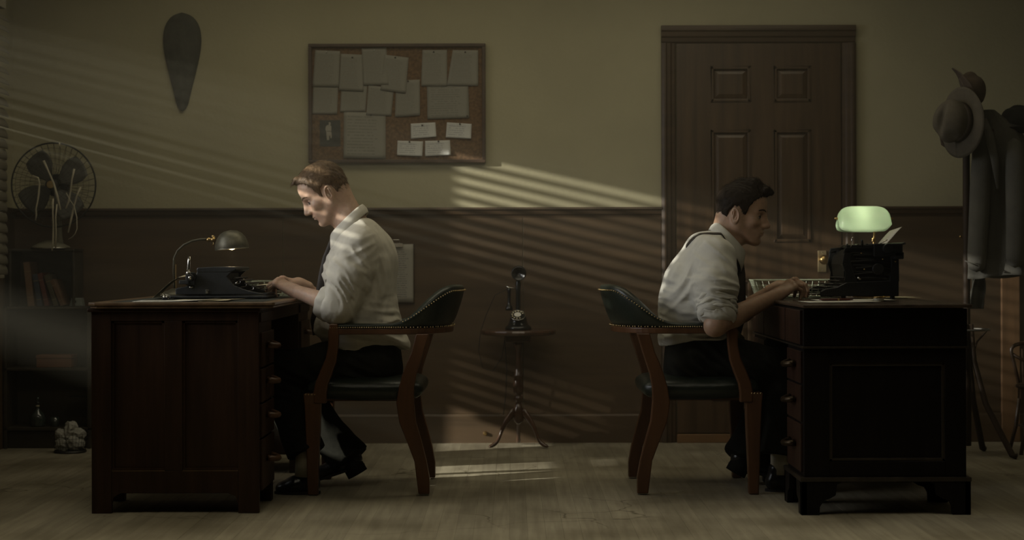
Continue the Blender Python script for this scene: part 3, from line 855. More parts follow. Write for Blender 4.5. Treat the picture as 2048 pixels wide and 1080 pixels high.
def sdf_grid(prims, h, post=None, pad=.012):
    lo = np.min([_aabb(p)[0] for p in prims if p['op'] == '+'], axis=0)-pad
    hi = np.max([_aabb(p)[1] for p in prims if p['op'] == '+'], axis=0)+pad
    n = np.ceil((hi-lo)/h).astype(int)+1
    ax = [lo[i]+h*np.arange(n[i]) for i in range(3)]
    D = np.full(n, 1.0, np.float32)
    for p in prims:
        if p['t'] == 'fn':
            G = p['fn'](ax[0][:,None,None], ax[1][None,:,None], ax[2][None,None,:]).astype(np.float32)
            D = -smin(-D, -G, p['k']); continue
        a, b = _aabb(p); m = p['k']+4*h
        i0 = np.maximum(((a-m-lo)/h).astype(int), 0); i1 = np.minimum(((b+m-lo)/h).astype(int)+2, n)
        if (i1 <= i0).any(): continue
        sl = tuple(slice(i0[i], i1[i]) for i in range(3))
        d = _eval(p, ax[0][sl[0]][:,None,None], ax[1][sl[1]][None,:,None], ax[2][sl[2]][None,None,:]).astype(np.float32)
        if p['op'] == '+': D[sl] = smin(D[sl], d, p['k'])
        else: D[sl] = -smin(-D[sl], d, p['k'])
    if post is not None:
        D = post(D, ax[0][:,None,None], ax[1][None,:,None], ax[2][None,None,:]).astype(np.float32)
    D[0] = D[-1] = .5; D[:,0] = D[:,-1] = .5; D[:,:,0] = D[:,:,-1] = .5
    return D, lo
def surface_nets(D, lo, h):
    I = D < 0
    c = np.zeros(tuple(s-1 for s in D.shape), np.int8)
    for i in (0,1):
        for j in (0,1):
            for k in (0,1):
                c += I[i:I.shape[0]-1+i, j:I.shape[1]-1+j, k:I.shape[2]-1+k]
    act = (c > 0) & (c < 8)
    idx = np.argwhere(act); N = len(idx)
    ids = np.full(act.shape, -1, np.int64); ids[act] = np.arange(N)
    acc = np.zeros((N, 3)); cnt = np.zeros(N)
    for ax_ in range(3):
        o1, o2 = [a for a in range(3) if a != ax_]
        for u in (0,1):
            for v in (0,1):
                p0 = idx.copy(); p0[:,o1] += u; p0[:,o2] += v
                p1 = p0.copy(); p1[:,ax_] += 1
                d0 = D[p0[:,0],p0[:,1],p0[:,2]]; d1 = D[p1[:,0],p1[:,1],p1[:,2]]
                m = (d0 < 0) != (d1 < 0)
                t = np.where(m, d0/np.where(np.abs(d0-d1) < 1e-12, 1, d0-d1), 0)
                q = p0.astype(float); q[:,ax_] += t
                acc[m] += q[m]; cnt[m] += 1
    V = lo+h*acc/cnt[:,None]
    quads = []
    for ax_ in range(3):
        o1, o2 = (ax_+1) % 3, (ax_+2) % 3
        sl0 = [slice(None)]*3; sl1 = [slice(None)]*3
        sl0[ax_] = slice(0,-1); sl1[ax_] = slice(1,None)
        E = I[tuple(sl0)] != I[tuple(sl1)]
        e = np.argwhere(E)
        ok = (e[:,o1] > 0) & (e[:,o2] > 0) & (e[:,o1] < D.shape[o1]-1) & (e[:,o2] < D.shape[o2]-1)
        e = e[ok]
        def g(du, dv):
            q = e.copy(); q[:,o1] -= du; q[:,o2] -= dv
            return ids[q[:,0],q[:,1],q[:,2]]
        Q = np.stack([g(1,1), g(0,1), g(0,0), g(1,0)], 1)
        s = I[e[:,0],e[:,1],e[:,2]]
        Q[~s] = Q[~s][:, ::-1]
        quads.append(Q)
    return V, np.concatenate(quads)
def nmesh(name, V, Q, m, parent=None, smooth=True, M=None, extra=None):
    if M is not None:
        A = np.array(M)[:3,:3]; T = np.array(M)[:3,3]; V = V @ A.T+T
    off = WL.get(parent.name, Vector()) if parent is not None else Vector()
    V = V-np.array(off)
    me = bpy.data.meshes.new(name)
    me.vertices.add(len(V)); me.vertices.foreach_set('co', V.astype(np.float32).ravel())
    if isinstance(Q, np.ndarray):
        k = Q.shape[1]
        me.loops.add(Q.size); me.loops.foreach_set('vertex_index', Q.astype(np.int32).ravel())
        me.polygons.add(len(Q)); me.polygons.foreach_set('loop_start', (np.arange(len(Q))*k).astype(np.int32))
        me.update(calc_edges=True)
    if smooth: me.shade_smooth()
    me.validate()
    me.materials.append(m)
    o = bpy.data.objects.new(name, me); COL.objects.link(o)
    if parent is not None: o.parent = parent
    WL[o.name] = off.copy()
    return o
def relax(V, Q, it=2, lam=.5):
    for _ in range(it):
        S = np.zeros_like(V); C = np.zeros(len(V))
        for a, b in ((0,1),(1,2),(2,3),(3,0)):
            np.add.at(S, Q[:,a], V[Q[:,b]]); np.add.at(C, Q[:,a], 1)
            np.add.at(S, Q[:,b], V[Q[:,a]]); np.add.at(C, Q[:,b], 1)
        V = V+lam*(S/np.maximum(C,1)[:,None]-V)
    return V
def sdf_obj(name, prims, h, m, parent, post=None, M=None, it=1):
    D, lo = sdf_grid(prims, h, post)
    V, Q = surface_nets(D, lo, h)
    V = relax(V, Q, it, .5)
    return nmesh(name, V, Q, m, parent, M=M), V, Q
def catmesh(parts):
    Vs = []; Qs = []; n = 0
    for V, Q in parts: Vs.append(V); Qs.append(Q+n); n += len(V)
    return np.concatenate(Vs), np.concatenate(Qs)
def xf(V, M):
    A = np.array(M)[:3,:3]; T = np.array(M)[:3,3]
    return V @ A.T+T

# ------------------------------------------------------------------ people
M_skinL = mat('fair_skin', (0.50, 0.33, 0.235), 0.48, var=.08, scale=(60,60,60), sss=.25, bump=.05, bscale=(300,300,300))
M_skinR = mat('tanned_skin', (0.40, 0.255, 0.175), 0.48, var=.08, scale=(60,60,60), sss=.25, bump=.05, bscale=(300,300,300))
M_hairL = mat('sandy_brown_hair', (0.125, 0.078, 0.040), 0.55, spec=.3, var=.35, scale=(180,180,180))
M_hairR = mat('dark_brown_hair', (0.018, 0.012, 0.008), 0.6, spec=.12, var=.35, scale=(180,180,180))
M_shirtL = mat('cream_linen_shirt', (0.56, 0.53, 0.45), 0.85, var=.05, scale=(30,30,30), bump=.25, bscale=(14,14,9))
M_shirtR = mat('white_cotton_shirt', (0.56, 0.55, 0.50), 0.85, var=.04, scale=(30,30,30), bump=.25, bscale=(12,12,9))
M_trou = mat('black_wool_trousers', (0.014, 0.014, 0.011), 0.9, spec=.08, var=.2, scale=(30,30,30), bump=.2, bscale=(16,16,16))
M_shoe = mat('black_leather_shoe', (0.010, 0.010, 0.010), 0.28, var=.1)
M_tie = mat('dark_brown_tie', (0.03, 0.022, 0.016), 0.55, var=.2)
M_tiep = mat('olive_tie_tip', (0.16, 0.14, 0.05), 0.6, var=.1)
M_eye = mat('eye_white', (0.36, 0.33, 0.29), 0.25, var=.02)
M_iris = mat('dark_iris', (0.05, 0.035, 0.025), 0.15, var=.1)
M_lip = mat('lip_skin', (0.36, 0.18, 0.14), 0.42, var=.05, sss=.2)
M_brow = M_hairL

def head_prims(muzzle=1.0):
    pr = [ell((-.008,0,.036), (.095,.076,.082), 0),
          ell((.036,0,.045), (.051,.060,.055), .02),
          ell((.034,0,-.028), (.052,.056,.070), .03),
          ell((-.02,0,-.02), (.070,.064,.06), .03)]
    for s in (-1, 1):
        pr += [cap((.000,s*.052,-.050), (.060,s*.024,-.096), .016, .015, .03),
               cap((.000,s*.055,-.010), (.000,s*.052,-.05), .014, .016, .03),
               ell((.056,s*.042,-.024), (.022,.018,.016), .025),
               cap((.083,s*.010,.018), (.066,s*.044,.021), .0085, .007, .016)]
    pr += [ell((.072,0,-.099), (.020,.022,.017), .022),
           ell((.070,0,-.062), (.024*muzzle,.030,.026), .022)]
    for s in (-1, 1):
        pr.append(ell((.088,s*.031,.000), (.017,.015,.0125), .014, '-'))
    pr += [cap((.087,0,.012), (.108,0,-.028), .0065, .0095, .012),
           cap((.082,0,.004), (.089,0,-.032), .0125, .0140, .012), ell((.106,0,-.033), (.0115,.0105,.009), .008)]
    for s in (-1, 1):
        pr += [ell((.096,s*.012,-.037), (.0105,.0075,.007), .006),
               ell((.100,s*.0060,-.0462), (.0045,.0026,.003), .003, '-'),
               ell((.0655,s*.031,.0), (.0145,.0145,.0128), .003)]
        # opening between the lids
        pr.append(ell((.0805,s*.031,-.0015), (.0075,.0118,.0044), .002, '-'))
    # lips
    pr += [ell((.0905,0,-.0595), (.0085,.020,.0045), .005), ell((.0890,0,-.0705), (.0085,.017,.0050), .005),
           cap((.1005,0,-.0648), (.0905,.021,-.0655), .0016, .0010, .003, op='-'), cap((.1005,0,-.0648), (.0905,-.021,-.0655), .0016, .0010, .003, op='-'),
           ell((.094,0,-.083), (.008,.018,.006), .010, '-')]
    for s in (-1, 1):
        Re = Matrix.Rotation(math.radians(-14), 3, 'Y') @ Matrix.Rotation(math.radians(s*18), 3, 'Z')
        Re = [list(r) for r in Re]
        cx = -.010; cy = s*.0790
        pr += [ell((cx,cy,-.012), (.0195,.0085,.032), .004, '+', Re),
               ell((cx+.003,cy+s*.0070,-.009), (.0125,.0080,.0225), .0025, '-', Re),
               cap((cx+.006,cy+s*.002,-.024), (cx+.008,cy,-.014), .0045, .004, .003),
               ell((cx+.005,cy-s*.001,-.037), (.0085,.0055,.0085), .005, '+')]
        # inner fold
        pr.append(cap((cx-.005,cy+s*.004,.004), (cx-.004,cy+s*.004,-.022), .0024, .0026, .002))
    return pr

def make_head(root, Mh, sc, skin, hairm, zline, neck_to, neck_r, hair_th=.010, bulge=None, strand_dir=None, nstr=4200, slen=.012, seed=1, hair_extra=None, look=0.0, lf=(.18,.55)):
    "Mh: head-local to world; neck_to: local point of the neck base"
    pr = head_prims()
    nb = np.array(neck_to)
    pr.append(cap((-.030,0,-.045), nb, neck_r, neck_r*1.12, .03, wy=1.0))
    pr.append(cap((-.052,0,-.01), nb+np.array((-.012,0,0)), .040, neck_r*.95, .03, wy=1.2))
    pr.append(cap((.03,0,-.085), nb+np.array((.040,0,.0)), .018, .024, .03))
    # Adam's apple and the neck muscle
    h = .0023
    D, lo = sdf_grid(pr, h)
    V, Q = surface_nets(D, lo, h); V = relax(V, Q, 1, .4)
    skinpart = (xf(V, Mh), Q)
    # hair shell
    hp = [ell((-.008,0,.036), (.095+hair_th,.076+hair_th*.8,.082+hair_th), 0),
          ell((.036,0,.045), (.051+hair_th*.9,.060+hair_th*.6,.055+hair_th), .02),
          ell((-.02,0,-.02), (.070+hair_th*.7,.064+hair_th*.5,.06+hair_th*.5), .03)]
    if hair_extra: hp += hair_extra
    zx, zz = zip(*zline)
    def g(X, Y, Z):
        zl = np.interp(X, zx, zz)
        wob = .0025*np.sin(X*400+Y*300)+.002*np.sin(Y*520)
        # temples recede sideways
        return (zl+wob-Z)*.75+0*Y
    hp.append(cuts_(g, .006))
    def post(D, X, Y, Z):
        n = np.sin(X*150+3*np.sin(Z*90+Y*60))*np.sin(Y*210+2*np.sin(X*120))*.0012+np.sin(Y*420+X*60+4*np.sin(Z*60))*.0007
        return D+n
    D, lo = sdf_grid(hp, .0028, post)
    Vh, Qh = surface_nets(D, lo, .0028); Vh = relax(Vh, Qh, 1, .4)
    # strands as slim tapered ribbons standing out of the shell
    r = np.random.default_rng(seed)
    N = np.zeros_like(Vh)
    fn = np.cross(Vh[Qh[:,1]]-Vh[Qh[:,0]], Vh[Qh[:,3]]-Vh[Qh[:,0]])
    for k in range(4): np.add.at(N, Qh[:,k], fn)
    N /= np.linalg.norm(N, axis=1)[:,None]+1e-9
    rad = Vh-np.array((-.008,0,.036))
    out = (N*rad).sum(1) > 0
    cand = np.where(out)[0]
    pick = r.choice(cand, nstr)
    P0 = Vh[pick]; Nn = N[pick]
    Dv = strand_dir(P0)+r.normal(0, .28, P0.shape)
    Dv -= (Dv*Nn).sum(1)[:,None]*Nn
    Dv /= np.linalg.norm(Dv, axis=1)[:,None]+1e-9
    L = slen*r.uniform(.6, 1.3, nstr)[:,None]
    lift = r.uniform(*lf, nstr)[:,None]
    W_ = np.cross(Nn, Dv)*.00045
    a0 = P0-Nn*.001-Dv*L*.3; a1 = P0+Dv*L*.35+Nn*L*lift*.35; a2 = P0+Dv*L+Nn*L*lift*.55
    SV = np.stack([a0-W_, a0+W_, a1-W_*.8, a1+W_*.8, a2-W_*.25, a2+W_*.25], 1).reshape(-1, 3)
    b = np.arange(nstr)[:,None]*6
    SQ = np.concatenate([b+np.array([[0,1,3,2]]), b+np.array([[2,3,5,4]])])
    Vh2, Qh2 = catmesh([(Vh, Qh), (SV, SQ)])
    hair = nmesh('hair', xf(Vh2, Mh), Qh2, hairm, root)
    # eyes
    for s in (-1, 1):
        mb = MB(); cc = Mh @ Vector((.0675, s*.031, 0))
        mb.ell(cc, (.0122*sc,)*3, 16, 10)
        e = obj('eye', mb, M_eye, root, smooth=True)
        mb = MB(); ic = Mh @ Vector((.0675+.0094*math.cos(look), s*.031, -.0015+.0094*math.sin(look)))
        mb.ell(ic, (.0054*sc,)*3, 12, 8)
        obj('iris', mb, M_iris, e, smooth=True)
        pts = [Mh @ Vector(q) for q in ((.0768,s*.0195,.0005), (.0797,s*.025,.0030), (.0808,s*.031,.0042), (.0792,s*.038,.0030), (.0750,s*.0430,-.0003))]
        obj('eyelash', MB().tube(pts, [.0006*sc, .0012*sc, .0014*sc, .0014*sc, .0008*sc], 6), M_hairR, root, smooth=True)
    # eyebrows: short hairs laid on the skin of the brow
    from mathutils.bvhtree import BVHTree
    bt = BVHTree.FromPolygons([tuple(v) for v in V], [tuple(int(i) for i in q) for q in Q])
    rb = np.random.default_rng(4)
    for s in (-1, 1):
        key = [Vector((.0945,s*.009,.0200)), Vector((.0925,s*.022,.0265)), Vector((.0840,s*.036,.0275)), Vector((.071,s*.049,.0225))]
        vs = []; fs = []
        for k in range(150):
            t = rb.uniform(0, 2.999); i = int(t); c0 = key[i].lerp(key[i+1], t-i)
            wd = .0032*(1-.6*(t/3)**2)
            c0 = c0+Vector((0, 0, rb.uniform(-1, 1)*wd))
            n = bt.find_nearest(c0)
            nn = n[1] if n[1].dot(Vector((1, 0, 0)))+abs(n[1].y) > 0 else -n[1]
            dr = (key[min(i+1, 3)]-key[i]).normalized()+Vector((0, 0, rb.uniform(-.1, .5)))
            dr = (dr-nn*dr.dot(nn)).normalized(); w_ = nn.cross(dr)*.0007
            q0 = n[0]+nn*.0004; q1 = q0+dr*.0045+nn*.0009
            m0 = len(vs); vs += [Mh @ (q0-w_), Mh @ (q0+w_), Mh @ (q1+w_*.5), Mh @ (q1-w_*.5)]; fs.append((m0, m0+1, m0+2, m0+3))
        obj('eyebrow', MB().add(vs, fs), hairm, root, fix=False)
    # lips colour
    for z, ry in ((-.0597,.018), (-.0700,.0155)):
        pass
    return skinpart

def hand_prims(Wp, Mk, nrm, side, curls=(70,40,25), spread=.0, r=1.0, thumb_in=.6, variation=(0,0,0,0)):
    """Wp wrist, Mk knuckle centre (world), nrm: direction of the back of the hand (up), side: towards the thumb"""
    Wp, Mk = Vector(Wp), Vector(Mk)
    f = (Mk-Wp).normalized(); n = (Vector(nrm)-f*Vector(nrm).dot(f)).normalized()
    sd = f.cross(n).normalized()
    if sd.dot(Vector(side)) < 0: sd = -sd
    Lp = (Mk-Wp).length
    pr = []
    offs = [.029, .0095, -.0105, -.029]       # index .. little, along the thumb side
    lens = [(.042,.025,.021), (.046,.029,.022), (.043,.027,.021), (.034,.020,.019)]
    rads = [.0092, .0094, .0089, .0078]
    back = [0, .004, .0, -.008]
    for i in range(4):
        base = Mk+sd*offs[i]+f*back[i]+n*(.002 if i in (1,2) else -.001)
        w0 = Wp+sd*offs[i]*.55
        pr.append(cap(w0, base, .0135, .0105, .012))
        pr.append(ell(base+n*.002, (.0105,)*3, .008))
        a = 0; p = base
        for j, L in enumerate(lens[i]):
            a += math.radians(curls[j]+variation[i]*(1 if j == 0 else .3))
            d = (f*math.cos(a)-n*math.sin(a)+sd*(spread*offs[i]*6)).normalized()
            q = p+d*L*r
            pr.append(cap(p, q, rads[i]*(1-.08*j), rads[i]*(1-.08*(j+1)), .004))
            p = q
    # palm bulk, thenar
    pr.append(ell(Wp.lerp(Mk, .5)-n*.006, (.03,.03,.017), .012, '+', [list(r_) for r_ in Matrix((f, sd, n)).transposed()]))
    pr.append(cap(Wp+f*.012+sd*.012-n*.008, Wp+f*.045+sd*.030-n*.014, .0155, .0125, .014))
    t0 = Wp+f*.045+sd*.030-n*.014
    t1 = t0+(f*.75+sd*.30-n*.55).normalized()*.034
    t2 = t1+(f*.85-sd*.15*thumb_in-n*.6).normalized()*.026
    pr.append(cap(t0, t1, .0115, .0098, .006)); pr.append(cap(t1, t2, .0098, .0080, .004))
    pr.append(cap(Wp-f*.03, Wp+f*.02, .0225, .0225, .012, wy=1.25, ax=tuple(sd)))
    return pr

_lat = np.random.default_rng(11).random((32,32,32)).astype(np.float32)
def vnoise(x, y, z):
    xi, yi, zi = np.floor(x), np.floor(y), np.floor(z)
    fx, fy, fz = x-xi, y-yi, z-zi
    fx = fx*fx*(3-2*fx); fy = fy*fy*(3-2*fy); fz = fz*fz*(3-2*fz)
    xi, yi, zi = xi.astype(np.int32) & 31, yi.astype(np.int32) & 31, zi.astype(np.int32) & 31
    x1, y1, z1 = (xi+1) & 31, (yi+1) & 31, (zi+1) & 31
    L = _lat
    a = L[xi,yi,zi]*(1-fx)+L[x1,yi,zi]*fx; b = L[xi,y1,zi]*(1-fx)+L[x1,y1,zi]*fx
    c = L[xi,yi,z1]*(1-fx)+L[x1,yi,z1]*fx; d = L[xi,y1,z1]*(1-fx)+L[x1,y1,z1]*fx
    return (a*(1-fy)+b*fy)*(1-fz)+(c*(1-fy)+d*fy)*fz
def wrinkle(D, X, Y, Z, items):
    "folds: (centre, radius, direction across the folds, spacing, depth, seed) - ridged stretched noise near the surface only"
    idx = np.nonzero(np.abs(D) < .03)
    sh = D.shape
    x_, y_, z_ = (np.broadcast_to(q, sh)[idx] for q in (X, Y, Z))
    acc = np.zeros(len(x_), np.float32)
    for c, R, d, wl, amp, ph in items:
        x, y, z = x_-c[0], y_-c[1], z_-c[2]
        r2 = (x*x+y*y+z*z)/(R*R)
        m = np.exp(-r2)
        k = m > .03
        if not k.any(): continue
        x, y, z = x[k], y[k], z[k]
        d = Vector(d).normalized()
        e = Vector((-d.z, 0, d.x)); e = e.normalized() if e.length > .01 else Vector((1,0,0))
        s = x*d[0]+y*d[1]+z*d[2]; t = x*e[0]+z*e[2]; u = y
        w = vnoise(t/(wl*3)+ph*7, u/(wl*3)+3, s/(wl*3)+ph)
        n = vnoise(s/(wl*.62)+w*1.6+ph*5+9, t/(wl*2.9)+ph*3+5, u/(wl*2.9)+7)
        n2 = vnoise(s/(wl*.3)+w*1.8+ph*11, t/(wl*1.6)+1, u/(wl*1.6)+ph)
        rg = 1-np.abs(2*n-1)*1.7; rg2 = 1-np.abs(2*n2-1)*1.5
        acc[k] += (amp*2.3*m[k]*(rg-.3+.25*rg2)).astype(np.float32)
    D[idx] -= acc
    return D

def arm(sh, el, wr, r=(.045,.038,.037,.0255)):
    sh, el, wr = Vector(sh), Vector(el), Vector(wr)
    mid = el.lerp(wr, .28)
    return [cap(sh, el, r[0], r[1], .02), cap(el, mid, r[1]*.98, r[2]*1.05, .02), cap(mid, wr, r[2]*1.05, r[3], .02), cap(wr, wr+(wr-el).normalized()*.015, r[3]*.95, r[3]*.9, .01)]

def collar(root, back, front, hw, up, m, wid=.040, tipdrop=.03):
    "turned-down collar: ring from back (world) to front (world), half width hw in y"
    back, front = Vector(back), Vector(front)
    ctr = (back+front)/2; ax = (front-back)/2; up = Vector(up).normalized()
    outv = ax.normalized()
    def fn(u, v):
        a = PI*(2*u-1)*.94              # 0 at back .. +-pi near front
        c, s = -math.cos(a), math.sin(a)
        p = ctr+ax*c+Vector((0, hw*s, 0))
        o = (ax.normalized()*c+Vector((0, s, 0)))
        fr = max(0, (abs(a)/PI-.45)/.49)
        w_ = wid*(1+.55*fr**2.0)
        vv = v
        return p+o*(.004+.017*math.sin(min(1, vv*1.4)*PI/2))-up*(w_*vv)+up*.005*math.sin(PI*min(1, vv*3))+ax.normalized()*(.012*fr*vv)
    mb = MB().sheet(fn, 40, 8, .0022)
    o = obj('collar', mb, m, root, smooth=True)
    # inner stand
    def fn2(u, v):
        a = PI*(2*u-1)*.97
        c, s = -math.cos(a), math.sin(a)
        return ctr+ax*c*.97+Vector((0, hw*.97*s, 0))-up*(.045*v)
    obj('collar_stand', MB().sheet(fn2, 36, 3, .002), m, root, smooth=True)
    return o

def shoe_prims(heel, toe, up=(0,0,1)):
    heel, toe = Vector(heel), Vector(toe); f = (toe-heel).normalized(); u = Vector(up); u = (u-f*u.dot(f)).normalized()
    L = (toe-heel).length
    return [cap(heel+f*.035+u*.036, heel+f*.10+u*.036, .034, .033, .01), cap(heel+f*.10+u*.036, toe-f*.045+u*.026, .033, .025, .02, wy=1.3),
            cap(toe-f*.07+u*.022, toe-f*.025+u*.020, .024, .020, .02, wy=1.5),
            cap(heel+f*.045+u*.05, heel+f*.05+u*.085, .034, .036, .02)]
def shoe(root, heel, toe, up=(0,0,1)):
    heel, toe = Vector(heel), Vector(toe); f = (toe-heel).normalized(); u = Vector(up); u = (u-f*u.dot(f)).normalized()
    pr = shoe_prims(heel, toe, up)
    hv = np.array(heel); uv = np.array(u)
    pr.append(cuts_(lambda X, Y, Z: -((X-hv[0])*uv[0]+(Y-hv[1])*uv[1]+(Z-hv[2])*uv[2]-.008), .004))
    o, V, Q = sdf_obj('shoe', pr, .0045, M_shoe, root)
    # sole and heel block
    s = f.cross(u)
    out = []
    for k in range(24):
        a = 2*PI*k/24; x = math.cos(a); y = math.sin(a)
        ww = .042*(1-.12*x) if x > 0 else .036
        xx = .5+.5*x
        ww *= (1 if .25 < xx < .9 else .95)
        out.append(heel+f*((toe-heel).length*xx)+s*(y*ww))
    vs = [p for p in out]+[p+u*.010 for p in out]
    fs = [tuple(range(24)), tuple(range(24, 48))[::-1]]+[(i, (i+1) % 24, 24+(i+1) % 24, 24+i) for i in range(24)]
    obj('sole', MB().add(vs, fs), mat('black_sole', (.012,.011,.010), .6), o)
    return o
# ---------- man at the left desk
def build_left():
    S = 488.0
    def Q(px, py, dy=0.0, s=S):
        v = P(px, py, s); y = YC+dy
        k = y/(F/s)
        return Vector((v.x*1.0, y, v.z)) if dy == 0 else Vector(((px-1024)*y/F, y, CH-(py-520)*y/F))
    root = empty('person', Q(735, 965), 'sandy-haired man in a cream shirt sitting upright, typing at the brown desk', 'person')
    sc = 1.0
    # head: facing -x, pitched down
    pitch = math.radians(34)
    # local x -> world forward, local y -> world y, local z -> up
    fwd = Vector((-math.cos(pitch), 0.0, -math.sin(pitch))); up = Vector((-math.sin(pitch), 0, math.cos(pitch)))
    yaw = Matrix.Rotation(math.radians(9), 3, 'Z')
    roll = Matrix.Rotation(math.radians(0), 3, 'X')
    fwd = yaw @ fwd; up = yaw @ up; lat = up.cross(fwd)
    R = Matrix((fwd, lat, up)).transposed()
    ear_l = Vector((-.010, .0, -.012))
    ear_w = Q(657, 386, 0)
    T = ear_w-R @ ear_l
    Mh = Matrix.Translation(T) @ R.to_4x4()
    nb_w = Q(699, 440); nb_l = Mh.inverted() @ nb_w
    zl = [(-.13,-.060), (-.085,-.058), (-.055,-.052), (-.040,-.030), (-.035,.008), (-.020,.028), (.000,.032), (.013,.020), (.018,-.010), (.027,-.012), (.032,.022), (.040,.048), (.052,.072), (.070,.088), (.090,.098), (.12,.10)]
    def sdir(Pn):
        d = np.zeros_like(Pn); d[:,0] = .75; d[:,2] = -.25
        top = np.clip((Pn[:,2]-.05)/.06, 0, 1)
        d[:,2] = -.8*(1-top)-.05; d[:,0] = .35+.55*top
        d[Pn[:,0] < -.03, 0] = -.35
        return d
    # receding hairline with a forelock
    hx = [cap((.066,.020,.106), (.090,.012,.094), .012, .009, .012), cap((.064,-.02,.106), (.088,-.012,.095), .012, .009, .012)]
    skin = make_head(root, Mh, sc, M_skinL, M_hairL, zl, tuple(nb_l), .050, .008, strand_dir=sdir, nstr=5200, slen=.015, seed=3, hair_extra=hx, look=-.25)
    # arms
    ys = .185
    shN, elN, wrN = Q(716, 492, -ys), Q(676, 628, -.225), Q(588, 580, -.085)
    shF, elF, wrF = Q(716, 492, ys), Q(672, 625, .215), Q(602, 569, .10)
    elN = Q(675, 612, -.225)
    partsV = [skin]
    for (sh, el_, wr, mk, side) in ((shN, elN, wrN, Q(552, 560, -.055), (0,1,0)), (shF, elF, wrF, Q(566, 559, .075), (0,-1,0))):
        pr = arm(sh, el_, wr)
        f = (mk-wr).normalized()
        mk2 = wr+f*.084
        pr += hand_prims(wr, mk2, (-.5,0,1), side, curls=(52,34,22), variation=(4,-4,0,6))
        D, lo = sdf_grid(pr, .0026); V, Qd = surface_nets(D, lo, .0026); partsV.append((relax(V, Qd, 1, .4), Qd))
    # inner torso and legs core
    pr = [cap(Q(730,640), Q(712,500), .10, .09, .03, wy=1.5), cap(Q(712,500), Q(712,445), .085, .05, .04, wy=1.3)]
    D, lo = sdf_grid(pr, .012); V, Qd = surface_nets(D, lo, .012); partsV.append((V, Qd))
    V, Qd = catmesh(partsV)
    nmesh('body', V, Qd, M_skinL, root)
    # shirt
    ups = [cap(Q(728,690), Q(722,625), .135, .138, .03, wy=1.28), cap(Q(722,625), Q(718,540), .138, .133, .04, wy=1.42),
           cap(Q(718,540), Q(717,495), .133, .092, .05, wy=1.75), cap(Q(716,495), Q(709,470), .080, .046, .04, wy=1.5),
           cap(Q(742,640), Q(752,500), .080, .070, .06, wy=1.8),
           cap(Q(728,458), Q(760,520), .045, .055, .05, wy=2.4),
           ell(Q(672,640), (.075,.12,.06), .05)]
    for sg, sh, el_, wr in ((-1, shN, elN, wrN), (1, shF, elF, wrF)):
        ce = el_.lerp(wr, .20)
        ups += [cap(sh+Vector((0.005,.015*-sg,.0)), sh.lerp(el_, .5), .074, .071, .045), cap(sh.lerp(el_, .5), el_+Vector((.0,0,-.002)), .071, .070, .03),
                cap(el_, ce, .062, .052, .03)]
    # hem flare and tails
    ups += [cap(Q(690,688), Q(798,692), .045, .040, .05, wy=3.4), cap(Q(775,650), Q(800,690), .05, .028, .04, wy=3.2), cap(Q(655,655), Q(668,678), .05, .035, .04, wy=2.4)]
    hem = lambda X, Y, Z: (-(Z-(ZP(690,S)+.010*np.sin(X*24+Y*5)+.006*np.sin(Y*24))))
    ups.append(cuts_(hem, .01))
    for s_el, s_wr in ((elN, wrN), (elF, wrF)):
        f = (s_wr-s_el).normalized(); c0 = s_el.lerp(s_wr, .17)
        ups.append(dict(t='fn', fn=lambda X, Y, Z, f=f, c0=c0: np.where((X-c0.x)**2+(Y-c0.y)**2+(Z-c0.z)**2 < .12**2, (X-c0.x)*f.x+(Y-c0.y)*f.y+(Z-c0.z)*f.z, -1.0), k=.004, op='&'))
    d1 = Vector((.25,0,1)).normalized(); d2 = Vector((1,0,.55)).normalized(); d3 = Vector((.6,0,-1)).normalized()
    items = [(elN+Vector((.02,-.03,.06)), .10, d2, .034, .0060, .3), (elN+Vector((.03,-.02,.14)), .10, Vector((.8,0,.7)).normalized(), .045, .0045, 1.3), (shN+Vector((.0,-.03,-.03)), .10, d3, .05, .0045, .9),
             (Q(745,560,-.14), .15, Vector((1,.2,.15)).normalized(), .075, .0055, 2.0), (Q(770,640,-.1), .11, d1, .05, .006, .5), (Q(720,680,-.1), .13, Vector((.3,0,1)).normalized(), .055, .007, 1.1),
             (Q(668,560,-.08), .12, Vector((.5,0,1)).normalized(), .06, .005, .2), (Q(760,470,-.05), .12, Vector((.9,.3,.4)).normalized(), .07, .004, 1.7), (elN+Vector((-.01,-.03,0)), .07, Vector((1,0,-.3)).normalized(), .022, .0035, .3),
             (Q(662,640,-.05), .09, d1, .035, .006, 2.2)]
    sdf_obj('shirt', ups, .0052, M_shirtL, root, post=lambda D, X, Y, Z: wrinkle(D, X, Y, Z, items), it=1)
    # rolled cuffs
    for el_, wr in ((elN, wrN), (elF, wrF)):
        f = (wr-el_).normalized(); a = Vector((0,1,0)); u = f.cross(a).normalized(); v = f.cross(u)
        base = el_.lerp(wr, .16)
        def fn(p, q, base=base, f=f, u=u, v=v):
            an = 2*PI*p; prof = [(-.030,.050), (-.022,.064), (.0,.0675), (.024,.0655), (.036,.060), (.038,.052), (.030,.045)]
            k = q*(len(prof)-1); i = min(int(k), len(prof)-2); t = k-i
            l = prof[i][0]*(1-t)+prof[i+1][0]*t; r = prof[i][1]*(1-t)+prof[i+1][1]*t
            r *= 1.05+.05*math.sin(3*an+1)+.035*math.sin(7*an+q*5)
            return base+f*(l+.006*math.sin(an*2+1))+u*math.cos(an)*r+v*math.sin(an)*r
        obj('rolled_cuff', MB().sheet(fn, 40, 12, .0015), M_shirtL, root, smooth=True)
    ov = Vector((-1,0,-.9)).normalized()
    collar(root, Q(722,411), Q(665,466), .070, Vector((-.35,0,1)), M_shirtL, .044)
    # tie
    tie = MB()
    pts = [Q(668,477), Q(662,490), Q(653,515), Q(647,545), Q(643,580), Q(639,615), Q(635,640), Q(639,668)]
